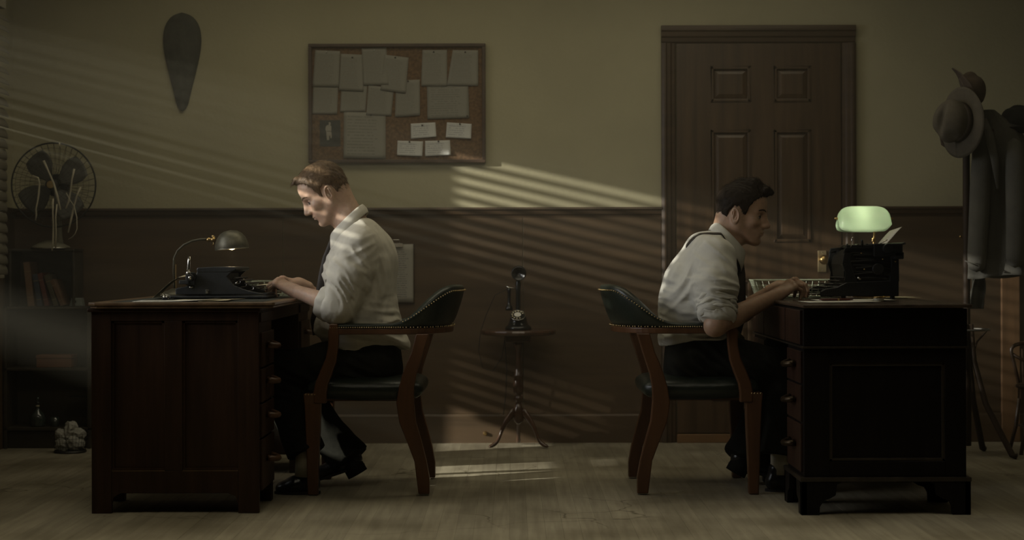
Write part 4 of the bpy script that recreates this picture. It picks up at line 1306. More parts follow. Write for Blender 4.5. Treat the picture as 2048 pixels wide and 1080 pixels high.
    tie.tube(pts, [.016,.014,.017,.020,.024,.028,.032,.030], 10, flat=(.95,.22))
    obj('tie', tie, M_tie, root, smooth=True)
    # trousers
    hN, kN, aN = Q(748,722,-.105), Q(552,742,-.11), Q(612,905,-.20)
    hF, kF, aF = Q(748,722,.105), Q(556,735,.12), Q(700,918,.02)
    tp_ = [cap(Q(745,700), Q(752,735), .115, .110, .04, wy=1.45), cap(Q(700,700), Q(690,715), .085, .08, .05, wy=1.6)]
    for h_, k_, a_, hr in ((hN, kN, aN, .072), (hF, kF, aF, .078)):
        tp_ += [cap(h_, h_.lerp(k_, .5), .098, .086, .04), cap(h_.lerp(k_, .5), k_, .086, .070, .03), cap(k_, k_.lerp(a_, .5), .070, .072, .03), cap(k_.lerp(a_, .5), a_, .072, hr+.006, .02)]
    for a_, k_ in ((aN, kN), (aF, kF)):
        f = (a_-k_).normalized()
        tp_.append(dict(t='fn', fn=lambda X, Y, Z, f=f, c0=a_: np.where((X-c0.x)**2+(Y-c0.y)**2+(Z-c0.z)**2 < .13**2, (X-c0.x)*f.x+(Y-c0.y)*f.y+(Z-c0.z)*f.z, -1.0), k=.003, op='&'))
    it2 = [(Q(690,740,-.17), .12, Vector((.5,0,1)).normalized(), .06, .008, .4), (Q(620,735,-.17), .12, Vector((1,0,.9)).normalized(), .07, .008, 1.4), (kN+Vector((.02,-.05,-.04)), .10, Vector((.5,0,1)).normalized(), .05, .006, .4),
           (kF.lerp(aF,.6), .15, Vector((1,0,.3)).normalized(), .09, .006, .8), (aF, .08, Vector((0,0,1)), .05, .006, 1), (Q(585,800,-.15), .15, Vector((1,0,.1)).normalized(), .08, .006, 2)]
    sdf_obj('trousers', tp_, .0065, M_trou, root, post=lambda D, X, Y, Z: wrinkle(D, X, Y, Z, it2))
    # cuffs of the trousers
    # socks
    obj('sock', MB().tube([aN+Vector((0,0,.05)), Vector((aN.x-.003, aN.y, .07))], [.042,.044], 16), mat('cream_sock', (.42,.39,.30), .9), root, smooth=True)
    obj('sock', MB().tube([aF-Vector((.02,0,-.03)), aF+Vector((.03,0,-.06))], [.042,.044], 16), M_trou, root, smooth=True)
    # shoes
    yN = aN.y
    shoe(root, (XP(640,503), yN, 0.001), (XP(570,503)-.045, yN, 0.001))
    hz_ = .085
    shoe(root, (aF.x+.060, aF.y, .085), (aF.x-.185, aF.y+.0, .006), up=(.3,0,1))
    # belt line
    return root
build_left()
# ---------- man at the right desk
from mathutils.bvhtree import BVHTree
def build_right():
    S = 488.0
    def Q(px, py, dy=0.0):
        y = YC+dy
        return Vector(((px-1024)*y/F, y, CH-(py-520)*y/F))
    root = empty('person', Q(1400, 965), 'dark-haired man in white shirt and braces hunched forward over the typewriter at the black desk', 'person')
    sc = 1.04
    p_, ps = math.radians(11), math.radians(20)
    fwd = Vector((math.cos(p_)*math.cos(ps), -math.cos(p_)*math.sin(ps), -math.sin(p_)))
    up = Vector((math.sin(p_)*math.cos(ps), -math.sin(p_)*math.sin(ps), math.cos(p_)))
    lat = up.cross(fwd)
    R = Matrix((fwd*sc, lat*sc, up*sc)).transposed()
    T = Q(1470, 432, -.072)-R @ Vector((-.010, -.079, -.012))
    Mh = Matrix.Translation(T) @ R.to_4x4()
    nb_l = Mh.inverted() @ Q(1448, 484)
    zl = [(-.13,-.078), (-.085,-.078), (-.058,-.066), (-.042,-.036), (-.036,.004), (-.020,.024), (.000,.028), (.013,.016), (.016,-.006), (.027,-.008), (.033,.012), (.040,.034), (.052,.056), (.070,.078), (.090,.088), (.12,.09)]
    def sdir(Pn):
        d = np.zeros_like(Pn)
        top = np.clip((Pn[:,2]-.06)/.05, 0, 1)
        d[:,0] = -.5*(1-top)-.7*top; d[:,2] = -.7*(1-top); d[:,1] = .5*top*np.sign(Pn[:,1]+.02)*-1
        return d
    hx = [cap((.030,-.018,.118), (.082,-.010,.104), .020, .017, .02), cap((.03,.03,.112), (.080,.030,.098), .018, .014, .02), cap((-.02,-.01,.118), (.03,-.01,.12), .018, .02, .03),
          cap((.080,-.025,.104), (.094,.012,.100), .011, .013, .012)]
    skin = make_head(root, Mh, sc, M_skinR, M_hairR, zl, tuple(nb_l), .050, .008, strand_dir=sdir, nstr=4200, slen=.020, lf=(.02,.16), seed=9, hair_extra=hx, look=-.05)
    shN, elN, wrN = Q(1432, 518, -.19), Q(1432, 650, -.315), Q(1553, 592, -.10)
    shF, elF, wrF = Q(1440, 518, .185), Q(1462, 640, .215), Q(1553, 578, .10)
    partsV = [skin]
    for (sh, el_, wr, mk, side) in ((shN, elN, wrN, Q(1588, 567, -.07), (0,1,0)), (shF, elF, wrF, Q(1586, 566, .075), (0,-1,0))):
        pr = arm(sh, el_, wr, r=(.048,.043,.040,.027))
        f = (mk-wr).normalized(); mk2 = wr+f*.086
        pr += hand_prims(wr, mk2, (.5,0,1), side, curls=(48,44,30), variation=(6,0,-4,6))
        pr.append(ell(el_+Vector((-.012,0,-.012)), (.030,.030,.032), .02))
        D, lo = sdf_grid(pr, .0026); V, Qd = surface_nets(D, lo, .0026); partsV.append((relax(V, Qd, 1, .4), Qd))
    pr = [cap(Q(1392,640), Q(1420,520), .10, .085, .03, wy=1.5), cap(Q(1420,520), Q(1445,480), .08, .05, .04, wy=1.3)]
    D, lo = sdf_grid(pr, .012); V, Qd = surface_nets(D, lo, .012); partsV.append((V, Qd))
    V, Qd = catmesh(partsV)
    nmesh('body', V, Qd, M_skinR, root)
    ups = [cap(Q(1386,690), Q(1388,635), .125, .134, .03, wy=1.32), cap(Q(1388,635), Q(1402,570), .134, .138, .04, wy=1.42),
           cap(Q(1402,570), Q(1422,518), .138, .092, .05, wy=1.75), cap(Q(1422,518), Q(1446,498), .080, .044, .04, wy=1.6),
           cap(Q(1362,600,0), Q(1402,500), .075, .055, .06, wy=2.3), cap(Q(1405,495), Q(1430,476), .044, .024, .04, wy=2.8)]
    for sg, sh, el_ in ((-1, shN, elN), (1, shF, elF)):
        ups += [cap(sh+Vector((0,.015*-sg,0)), sh.lerp(el_, .45), .080, .078, .045), cap(sh.lerp(el_, .45), sh.lerp(el_, .78), .078, .068, .03)]
    ups += [cap(Q(1345,680), Q(1425,676), .055, .055, .04, wy=2.8)]
    hem = lambda X, Y, Z: (-(Z-(ZP(686,S)+(X-XP(1325,S))*.16+.008*np.sin(X*26+Y*5))))
    ups.append(cuts_(hem, .01))
    d1 = Vector((.25,0,1)).normalized(); d2 = Vector((-.35,0,1)).normalized()
    items = [(sh_lo, .10, d, wl, am, ph) for sh_lo, d, wl, am, ph in (
        (shN.lerp(elN,.55)+Vector((0,-.05,0)), Vector((.25,0,1)).normalized(), .045, .009, .4), (shN+Vector((.01,-.04,-.02)), Vector((.8,0,.7)).normalized(), .055, .006, 1.2),
        (Q(1375,560,-.15), Vector((.85,0,-.5)).normalized(), .07, .007, .3), (Q(1350,620,-.12), d1, .06, .008, 1.5), (Q(1360,675,-.12), Vector((.15,0,1)).normalized(), .045, .010, .7),
        (Q(1415,670,-.14), d2, .05, .009, .2), (Q(1458,600,-.1), d2, .07, .006, 1.9), (Q(1400,490,-.1), Vector((.9,0,-.5)).normalized(), .06, .004, 1.1), (shN.lerp(elN,.8)+Vector((0,-.04,0)), Vector((.1,0,1)).normalized(), .022, .005, .2))]
    so, V, Qd = sdf_obj('shirt', ups, .0052, M_shirtR, root, post=lambda D, X, Y, Z: wrinkle(D, X, Y, Z, items), it=1)
    Vw = V
    bvh = BVHTree.FromPolygons([tuple(v) for v in Vw], [tuple(int(i) for i in q) for q in Qd])
    for sh, el_ in ((shN, elN), (shF, elF)):
        f = (el_-sh).normalized(); a = Vector((0,1,0)); u = f.cross(a).normalized(); v = f.cross(u)
        base = sh.lerp(el_, .80)
        def fn(p, q, base=base, f=f, u=u, v=v):
            an = 2*PI*p; prof = [(-.050,.062), (-.044,.078), (-.028,.082), (-.020,.071), (-.012,.080), (.0,.082), (.006,.070), (.012,.079), (.026,.076), (.037,.067), (.037,.056), (.026,.048)]
            k = q*(len(prof)-1); i = min(int(k), len(prof)-2); t = k-i
            l = prof[i][0]*(1-t)+prof[i+1][0]*t; r = prof[i][1]*(1-t)+prof[i+1][1]*t
            r *= 1+.035*math.sin(3*an+1)+.02*math.sin(8*an+q*5)
            return base+f*(l+.012*math.sin(an+2.5)+.006*math.sin(3*an)+.004*math.sin(7*an+9*q))+u*math.cos(an)*r+v*math.sin(an)*r
        obj('rolled_cuff', MB().sheet(fn, 56, 33, .0015), M_shirtR, root, smooth=True)
    collar(root, Q(1436,447), Q(1488,502), .070, Vector((.55,0,1)), M_shirtR, .048)
    # braces over both shoulders
    for sy in (-1, 1):
        pts = [Q(1462,500), Q(1447,470), Q(1425,468), Q(1395,488), Q(1374,512)]
        out = []
        for k, p in enumerate(pts):
            lat_ = sy*.085*max(.05, 1-.95*max(0, (k-3)/2))
            q = Vector((p.x, p.y+lat_, p.z)); 
            n = bvh.find_nearest(q)
            out.append(n[0]+n[1]*.0015 if n[0] is not None else q)
        fine = []
        for k in range(len(out)-1):
            for t in (0, .33, .66):
                q = out[k].lerp(out[k+1], t); n = bvh.find_nearest(q); fine.append((n[0], n[1]))
        vs = []; fs = []
        for k, (c_, nn) in enumerate(fine):
            tg = (fine[min(k+1, len(fine)-1)][0]-fine[max(k-1, 0)][0]).normalized()
            if nn.dot(c_-Q(1400,600)) < 0: nn = -nn
            w_ = tg.cross(nn).normalized()*.010
            c2 = c_+nn*.003
            vs += [tuple(c2-w_), tuple(c2+w_), tuple(c2+w_-nn*.004), tuple(c2-w_-nn*.004)]
        for k in range(len(fine)-1):
            for q in range(4): fs.append((k*4+q, k*4+(q+1) % 4, (k+1)*4+(q+1) % 4, (k+1)*4+q))
        obj('brace_strap', MB().add(vs, fs), M_tie, root, smooth=True)
    tie = MB().tube([Q(1478,508), Q(1480,522), Q(1482,550), Q(1481,585), Q(1479,615), Q(1474,645), Q(1468,665)], [.016,.015,.019,.023,.027,.030,.031], 10, flat=(.95,.24))
    obj('tie', tie, M_tie, root, smooth=True)
    tip = MB().prism([(XP(1466,S), ZP(662,S)), (XP(1474,S), ZP(662,S)), (XP(1487,S), ZP(676,S)), (XP(1484,S), ZP(691,S)), (XP(1470,S), ZP(678,S))], YC-.03, YC+.03)
    obj('tie_tip', tip, M_tiep, root, bevel=.002)['label'] = 'olive yellow tie tip'
    hN, kN, aN = Q(1383,722,-.105), Q(1582,738,-.11), Q(1556,912,-.17)
    hF, kF, aF = Q(1383,722,.105), Q(1575,735,.12), Q(1484,918,.02)
    tp_ = [cap(Q(1386,700), Q(1380,735), .115, .110, .04, wy=1.45), cap(Q(1430,700), Q(1440,715), .08, .08, .05, wy=1.6)]
    for h_, k_, a_, hr in ((hN, kN, aN, .070), (hF, kF, aF, .078)):
        tp_ += [cap(h_, h_.lerp(k_, .5), .098, .088, .04), cap(h_.lerp(k_, .5), k_, .088, .072, .03), cap(k_, k_.lerp(a_, .5), .072, .074, .03), cap(k_.lerp(a_, .5), a_, .074, hr+.006, .02)]
    for a_, k_ in ((aN, kN), (aF, kF)):
        f = (a_-k_).normalized()
        tp_.append(dict(t='fn', fn=lambda X, Y, Z, f=f, c0=a_: np.where((X-c0.x)**2+(Y-c0.y)**2+(Z-c0.z)**2 < .13**2, (X-c0.x)*f.x+(Y-c0.y)*f.y+(Z-c0.z)*f.z, -1.0), k=.003, op='&'))
    it2 = [(Q(1400,730,-.17), .14, Vector((.75,0,1)).normalized(), .06, .010, .4), (Q(1470,730,-.17), .12, Vector((.7,0,1)).normalized(), .055, .010, 1.4),
           (kF.lerp(aF,.6), .15, Vector((1,0,-.3)).normalized(), .09, .006, .8), (aF, .08, Vector((0,0,1)), .05, .006, 1), (Q(1540,740,-.15), .12, Vector((1,0,.6)).normalized(), .06, .008, 2)]
    sdf_obj('trousers', tp_, .0065, M_trou, root, post=lambda D, X, Y, Z: wrinkle(D, X, Y, Z, it2))
    obj('sock', MB().tube([aN+Vector((.01,0,.05)), Vector((aN.x+.012, aN.y, .07))], [.042,.044], 16), MATS['cream_sock'], root, smooth=True)
    obj('sock', MB().tube([aF+Vector((.02,0,.03)), aF+Vector((-.03,0,-.06))], [.042,.044], 16), M_trou, root, smooth=True)
    shoe(root, (aN.x-.055, aN.y, .001), (aN.x+.225, aN.y, .001))
    shoe(root, (aF.x-.060, aF.y, .085), (aF.x+.185, aF.y, .006), up=(-.3,0,1))
build_right()
# ================================================================== THINGS ON THE DESKS
def Pz(px, py, y):
    return Vector(((px-1024)*y/F, y, CH-(py-520)*y/F))
def lumpy(c, r, m, name, label, cat, seed, h=.004, group=None, parent=None, amp=.25):
    rr = np.random.default_rng(seed)
    pr = [ell(c, r, 0)]
    for k in range(9):
        d = rr.normal(0, 1, 3); d /= np.linalg.norm(d)
        pr.append(ell(np.array(c)+d*np.array(r)*.62, np.array(r)*rr.uniform(.35, .6), .004))
    def post(D, X, Y, Z):
        idx = np.nonzero(np.abs(D) < .03); sh = D.shape
        x, y, z = (np.broadcast_to(q, sh)[idx] for q in (X, Y, Z))
        s = 1/(.022)
        n = vnoise(x*s+seed, y*s, z*s); n2 = vnoise(x*s*2.3, y*s*2.3+seed, z*s*2.3)
        D[idx] += (np.abs(2*n-1)*.016+np.abs(2*n2-1)*.006-.008)
        return D
    pr.append(cuts_(lambda X, Y, Z: (c[2]-r[2]*.97)-Z+0*X+0*Y, 0))
    o, V, Q = sdf_obj(name, pr, h, m, parent, post=post, it=1)
    if label: tag(o, label, cat, group)
    return o

# ---------- typewriter on the left desk (low, side view, keys to the right)
TY0, TY1 = 6.52, 6.86
def X5(px): return XP(px, 505)
def Z5(py): return ZP(py, 505)+.003
tw = empty('typewriter', (X5(440), (TY0+TY1)/2, LT), 'low dark grey portable typewriter on the brown desk', 'typewriter')
M_tw = mat('dark_grey_crackle_enamel', (0.022,0.024,0.025), .42, var=.15, scale=(80,80,80), bump=.15, bscale=(300,300,300))
obj('base_plate', MB().box(X5(341), X5(536), TY0-.008, TY1+.008, LT+.004, LT+.014), M_tw, tw, bevel=.004)
for x in (X5(352), X5(520)):
    for y in (TY0+.01, TY1-.03): obj('rubber_foot', MB().cyl((x, y+.01, LT), (x, y+.01, LT+.006), .010, n=12), M_blackm, tw)
prof = [(352,589), (352,577), (372,573), (384,566), (392,556), (396,539), (472,537), (455,553), (462,562), (468,570), (484,577), (500,582), (520,586), (534,589)]
prof = [(X5(a), Z5(b)) for a, b in prof]
for y0, y1 in ((TY0, TY0+.012), (TY1-.012, TY1)):
    obj('side_plate', MB().prism(prof, y0, y1), M_tw, tw, bevel=.003)
obj('front_plate', MB().box(X5(526), X5(534), TY0+.01, TY1-.01, Z5(589), Z5(586)), M_tw, tw)
obj('rear_housing', MB().box(X5(354), X5(380), TY0+.01, TY1-.01, Z5(588), Z5(575)), M_tw, tw, bevel=.004)
top = [(394,539), (396,535), (425,533.5), (470,534), (474,537), (472,541), (455,545), (396,545)]
obj('top_cover', MB().prism([(X5(a), Z5(b)) for a, b in top], TY0-.002, TY1+.002), M_tw, tw, bevel=.004)
obj('type_basket_guard', MB().box(X5(398), X5(452), TY0+.02, TY1-.02, Z5(575), Z5(545)), M_blackm, tw, bevel=.004)
# carriage with platen, knobs and return lever at the rear
pc = Vector((X5(386), 0, Z5(555)))
obj('platen', MB().cyl((pc.x, TY0-.01, pc.z), (pc.x, TY1+.01, pc.z), .017, n=20), M_blackm, tw, smooth=False)
obj('carriage_rail', MB().box(X5(362), X5(382), TY0-.03, TY1+.03, Z5(568), Z5(560)), M_tw, tw, bevel=.003)
obj('carriage_end', MB().box(X5(374), X5(394), TY0-.022, TY0-.012, Z5(570), Z5(544)), M_blackm, tw, bevel=.006)
obj('carriage_end', MB().box(X5(374), X5(394), TY1+.012, TY1+.022, Z5(570), Z5(544)), M_blackm, tw, bevel=.006)
obj('platen_knob', MB().lathe([(.004,-.045), (.013,-.044), (.015,-.040), (.015,-.026), (.008,-.024), (.006,0)], (pc.x, TY0-.01, pc.z), 20, 'y'), M_blackm, tw, smooth=False)
obj('knob_cap', MB().lathe([(0,-.047), (.006,-.047), (.007,-.044)], (pc.x+.001, TY0-.01, pc.z), 14, 'y'), M_chrome, tw, smooth=True)
obj('platen_knob', MB().lathe([(.006,0), (.008,.024), (.015,.026), (.015,.040), (.013,.044), (.004,.045)], (pc.x, TY1+.01, pc.z), 20, 'y'), M_blackm, tw)
lv = MB().tube([Vector((X5(381), TY0-.028, Z5(553))), Vector((X5(381.5), TY0-.03, Z5(538))), Vector((X5(382.5), TY0-.032, Z5(524))), Vector((X5(383), TY0-.03, Z5(513)))], [.007,.0075,.006,.005], 10, flat=(1,.6))
obj('return_lever', lv, M_chrome, tw, smooth=True)
obj('lever_pivot', MB().ell((X5(381), TY0-.030, Z5(546)), (.010,.007,.009)), M_chrome, tw, smooth=True)
obj('bell', MB().ell((X5(384), TY0-.004, Z5(574)), (.009,.006,.006)), M_chrome, tw, smooth=True)
obj('latch', MB().box(X5(413), X5(418), TY0-.006, TY0, Z5(587), Z5(580)).tube([Vector((X5(413), TY0-.006, Z5(579.5))), Vector((X5(420), TY0-.006, Z5(580.5)))], .0025, 6), M_chrome, tw, bevel=.001)
obj('shift_lever', MB().tube([Vector((X5(470), TY0+.01, Z5(571))), Vector((X5(473), TY0+.004, Z5(566))), Vector((X5(476), TY0+.004, Z5(563.5)))], .0028, 6), M_chrome, tw, smooth=True)
# rows of round keys stepping down to the right
M_keytop = mat('black_key_with_cream_ring', (0.05,0.045,0.04), .35, var=.1)
rows = [(467, 556, 462, 574), (478, 561, 470, 578), (490, 567, 482, 580), (504, 573.5, 494, 583)]
for ri, (kx, ky, bx, by) in enumerate(rows):
    for k in range(10):
        y = TY0+.035+.030*k+.007*ri*(.5)
        kt = MB().lathe([(0, -.003), (.0078, -.003), (.0085, -.001), (.0085, .0015), (.0075, .0025), (0, .0018)], (X5(kx)+.002, y, Z5(ky)), 12)
        key = obj('key', kt, M_keytop, tw, smooth=False)
        st = MB().tube([Vector((X5(kx)+.002, y, Z5(ky)-.002)), Vector((X5(kx)-.001, y, Z5(ky)-.012)), Vector((X5(kx)-.035, y, Z5(ky)-.014-.002*ri))], .0016, 5)
        obj('key_lever', st, M_chrome if k == 0 else M_blackm, key)
obj('space_bar', MB().box(X5(517), X5(523), TY0+.09, TY1-.09, Z5(581), Z5(578.5)), M_keytop, tw, bevel=.001)
# sheet hanging out behind the machine
def ps(u, v):
    c = [(378,556), (366,553), (352,555), (336,564), (322,576), (310,587), (300,596)]
    k = u*6; i = min(int(k), 5); t = k-i
    a = c[i][0]*(1-t)+c[i+1][0]*t; b = c[i][1]*(1-t)+c[i+1][1]*t
    return (X5(a)-.02*v, TY0+.06+.215*v, max(LT+.003, Z5(b)+.010*v*(1-u)))
pp = obj('typing_sheet', MB().sheet(ps, 24, 3, .0005), M_paperd, None, smooth=True)
tag(pp, 'yellowed sheet curving down behind the low typewriter', 'paper')
# papers on the near edge of the desk
def flat_sheet(name, x0, y0, w_, d_, z, ang, m, label, curl=0.0, group=None, cat='paper', curlpow=2.5):
    ca, sa = math.cos(ang), math.sin(ang)
    def fn(u, v):
        a, b = (u-.5)*w_, (v-.5)*d_
        return (x0+a*ca-b*sa, y0+a*sa+b*ca, z+curl*(u**curlpow)*(1-.3*v)+.0006)
    o = obj(name, MB().sheet(fn, 14, 4, .0005), m, None, smooth=True)
    tag(o, label, cat, group); return o
flat_sheet('paper_sheet', X5(393)-.01, 6.20, .30, .20, LT+.0012, .04, M_paper, 'white sheet with a lifted corner at the front edge of the brown desk', .011, curlpow=4)
flat_sheet('paper_sheet', X5(432), 6.33, .24, .22, LT+.0012, -.12, M_paperd, 'yellowed sheet lying between the front white sheet and the low typewriter', .004)
flat_sheet('paper_sheet', X5(462), 6.19, .11, .20, LT+.0025, .10, M_paperd, 'small cream sheet near the right front corner of the brown desk', .003)
# pair of small clips
pcx = MB()
for k, (a, b) in enumerate(((321,585), (327,586))):
    m_ = MB().tube([Pz(a, b, 6.42), Pz(a+5, b+5, 6.40), Pz(a+9, b+11, 6.38)], [.002,.003,.0035], 6)
    o = obj('clip_arm', m_, M_chrome, None, smooth=True)
    if k == 0: ce = empty('binder_clip', (Pz(330,598,6.40).x, 6.40, LT), 'small bright metal clip beside the low typewriter', 'clip')
    o.parent = ce; o.location = -Vector(ce.location)
obj('clip_body', MB().prism([(Pz(325,598,6.38).x, LT), (Pz(338,598,6.38).x, LT), (Pz(335,592,6.38).x, LT+.012), (Pz(329,592,6.38).x, LT+.012)], 6.36, 6.40), M_blackm, ce, bevel=.001)

# ---------- gooseneck lamp behind
yl = 7.02
gl = empty('gooseneck_lamp', (Pz(349,580,yl).x, yl, LT), 'olive metal gooseneck desk lamp with a dome shade on the brown desk', 'lamp')
bx = Pz(349,580,yl).x
obj('base', MB().lathe([(0,0), (.075,0), (.078,.006), (.070,.016), (.03,.026), (.012,.035), (0,.036)], (bx, yl, LT), 28), M_olive, gl, smooth=True)
obj('neck', MB().tube([Vector((bx, yl, LT+.03)), Pz(347,540,yl), Pz(348,515,yl), Pz(355,500,yl), Pz(368,488,yl), Pz(385,480,yl), Pz(402,477,yl), Pz(416,477,yl)], .0048, 10), M_olive, gl, smooth=True)
obj('support_rod', MB().cyl((Pz(352,560,yl).x, yl, LT+.03), Pz(352,527,yl), .0025, n=8), M_brass, gl)
obj('swivel_joint', MB().lathe([(0,-.018), (.008,-.016), (.010,-.006), (.007,.002), (.011,.008), (.012,.018), (.007,.022)], Pz(421,478,yl), 14, 'x'), M_brass, gl, smooth=True)
obj('shade_bracket', MB().tube([Pz(426,476,yl), Pz(428,486,yl), Pz(424,490,yl)], .003, 6).tube([Pz(424,470,yl), Pz(430,474,yl)], .005, 8), M_brass, gl, smooth=True)
sc_c = Pz(464,494,yl); Msh = Matrix.Rotation(math.radians(-5), 3, 'Y')
outp = [(.071,-.006), (.073,.0), (.070,.016), (.062,.040), (.047,.060), (.028,.071), (.0,.075)]
inp = [(.0,.072), (.027,.068), (.045,.057), (.059,.038), (.067,.015), (.070,-.004), (.071,-.006)]
shd = obj('lamp_shade', MB().lathe(outp+inp, sc_c, 36, 'z', Msh), M_olive, gl, smooth=True)
bulb = mat('lamp_bulb_glow', (1,.8,.5), .5, emit=(1.0,.72,.38), estr=6)
obj('bulb', MB().lathe([(0,-.010), (.012,-.006), (.018,.004), (.018,.016), (.012,.028), (.009,.045)], sc_c, 16, 'z', Msh), bulb, gl, smooth=True)
light('gooseneck_glow', 'POINT', tuple(sc_c+Vector((0,0,-.016))), 0.10, (1.0,.74,.42), None, shadow_soft_size=.012)

# ---------- wire trays
def wire_tray(x0, x1, y0, y1, z, h, flare, label, pitch=.022):
    t = empty('wire_tray', ((x0+x1)/2, (y0+y1)/2, z), label, 'tray')
    r = .0013
    zt = z+h; zb_ = z+.003
    c4 = lambda e, zz: [Vector((x0-e, y0-e, zz)), Vector((x1+e, y0-e, zz)), Vector((x1+e, y1+e, zz)), Vector((x0-e, y1+e, zz))]
    obj('rim', MB().tube(c4(flare, zt), .0028, 6, closed=True), M_wire, t)
    obj('bottom_frame', MB().tube(c4(0, zb_), .0022, 6, closed=True), M_wire, t)
    m_ = MB()
    for f_ in (.36, .68): m_.tube(c4(flare*f_, z+h*f_), r, 4, closed=True)
    n = int((x1-x0)/pitch)
    for k in range(n+1):
        u = k/n; xb_ = x0+(x1-x0)*u; xt = x0-flare+(x1-x0+2*flare)*u
        m_.cyl((xb_, y0, zb_), (xt, y0-flare, zt), r, n=4); m_.cyl((xb_, y1, zb_), (xt, y1+flare, zt), r, n=4)
        m_.cyl((xb_, y0, zb_), (xb_, y1, zb_), r, n=4)
    n = int((y1-y0)/pitch)
    for k in range(n+1):
        u = k/n; yb_ = y0+(y1-y0)*u; yt = y0-flare+(y1-y0+2*flare)*u
        m_.cyl((x0, yb_, zb_), (x0-flare, yt, zt), r, n=4); m_.cyl((x1, yb_, zb_), (x1+flare, yt, zt), r, n=4)
        m_.cyl((x0, yb_, zb_), (x1, yb_, zb_), r, n=4)
    o = obj('wire_mesh', m_, M_wire, t, fix=False); o['kind'] = 'stuff'
    return t
wire_tray(Pz(500,580,7.12).x, Pz(577,580,7.12).x, 7.10, 7.42, LT, .062, .018, 'pale wire tray of papers on the brown desk behind the typing hands')
wire_tray(Pz(1524,580,6.98).x, Pz(1672,580,6.98).x, 6.90, 7.17, RT, .075, .024, 'long pale wire letter tray on the black desk', .024)
for k, (px, ln) in enumerate(((540, .17),)):
    flat_sheet('tray_papers', Pz(px,580,7.24).x, 7.24, ln, .24, LT+.012, .05, M_paper, 'white sheets lying in the smaller wire tray on the brown desk', .02, curlpow=1)
flat_sheet('tray_papers', Pz(1560,580,7.04).x+.01, 7.03, .16, .2, RT+.012, -.04, M_paper, 'white sheet at the left end of the long wire tray', .004)
flat_sheet('tray_papers', Pz(1640,580,7.04).x+.01, 7.03, .16, .2, RT+.018, .08, M_paper, 'curled white sheet at the typewriter end of the long wire tray', .020, curlpow=1.5)
# rolled cream paper core standing between keys and tray
rc = Pz(480, 560, 7.0)
lumpy((rc.x, 7.0, LT+.038), (.030,.030,.038), M_paperd, 'crumpled_paper', 'cream crumpled paper behind the keys of the low typewriter', 'paper', 5, h=.003)
ct = MB().tube([Pz(508,572,6.98), Pz(530,570,6.98), Pz(548,569,6.98)], [.004,.0075,.008], 10)
o = obj('rolled_paper', ct, M_paperd, None, smooth=True); tag(o, 'thin cream roll of paper leaning across the smaller wire tray', 'paper')

# ---------- tall typewriter on the right desk
UY0, UY1 = 6.66, 6.98
def X6(px): return XP(px, 495)
_zs = RT-ZP(601, 495)
def Z6(py): return ZP(py, 495)+_zs
tw2 = empty('typewriter', (X6(1735), (UY0+UY1)/2, RT), 'tall old black upright typewriter with paper in it, under the green lamp', 'typewriter')
for x in (X6(1688), X6(1786)):
    for y in (UY0+.02, UY1-.02):
        obj('foot', MB().cyl((x, y, RT), (x, y, Z6(594)), .010, n=12), M_black, tw2)
side = [(1642,594), (1642,583), (1650,578), (1664,576), (1690,562), (1700,548), (1700,505), (1706,497), (1792,497), (1797,502), (1797,594)]
# open side frame: base, two posts, top beam with curved brace
sp = lambda l: [(X6(a), Z6(b)) for a, b in l]
for y0, y1 in ((UY0, UY0+.014), (UY1-.014, UY1)):
    obj('base_rail', MB().prism(sp([(1640,594), (1640,584), (1650,579), (1672,576), (1692,566), (1797,562), (1797,594)]), y0, y1), M_black, tw2, bevel=.003)
    obj('rear_post', MB().prism(sp([(1778,565), (1782,530), (1780,500), (1797,500), (1798,565)]), y0, y1), M_black, tw2, bevel=.003)
    obj('front_post', MB().prism(sp([(1688,568), (1690,548), (1684,530), (1688,505), (1704,500), (1700,520), (1706,545), (1714,566)]), y0, y1), M_black, tw2, bevel=.003)
    obj('top_beam', MB().prism(sp([(1686,508), (1690,497), (1720,494), (1797,494), (1798,510), (1740,512), (1712,508)]), y0, y1), M_black, tw2, bevel=.003)
obj('type_basket', MB().prism(sp([(1692,592), (1694,560), (1690,530), (1694,512), (1712,500), (1792,500), (1795,520), (1795,592)]), UY0+.016, UY1-.016), M_blackm, tw2, bevel=.008)
for k in range(26):
    y = UY0+.045+k*.0092
    obj('type_bar', MB().tube([Vector((X6(1702), y, Z6(560))), Vector((X6(1697), y, Z6(540))), Vector((X6(1702), y, Z6(518))), Vector((X6(1716), y, Z6(509)))], .0014, 4), M_chrome if k % 9 == 0 else M_blackm, tw2)
obj('ribbon_spool', MB().lathe([(.0,0), (.026,0), (.027,.003), (.022,.005), (.022,.012), (.027,.014), (.026,.017), (0,.017)], (X6(1725), UY0+.035, Z6(503)), 24), M_blackm, tw2)
obj('ribbon_spool', MB().lathe([(.0,0), (.026,0), (.027,.003), (.022,.005), (.022,.012), (.027,.014), (.026,.017), (0,.017)], (X6(1725), UY1-.035, Z6(503)), 24), M_blackm, tw2)
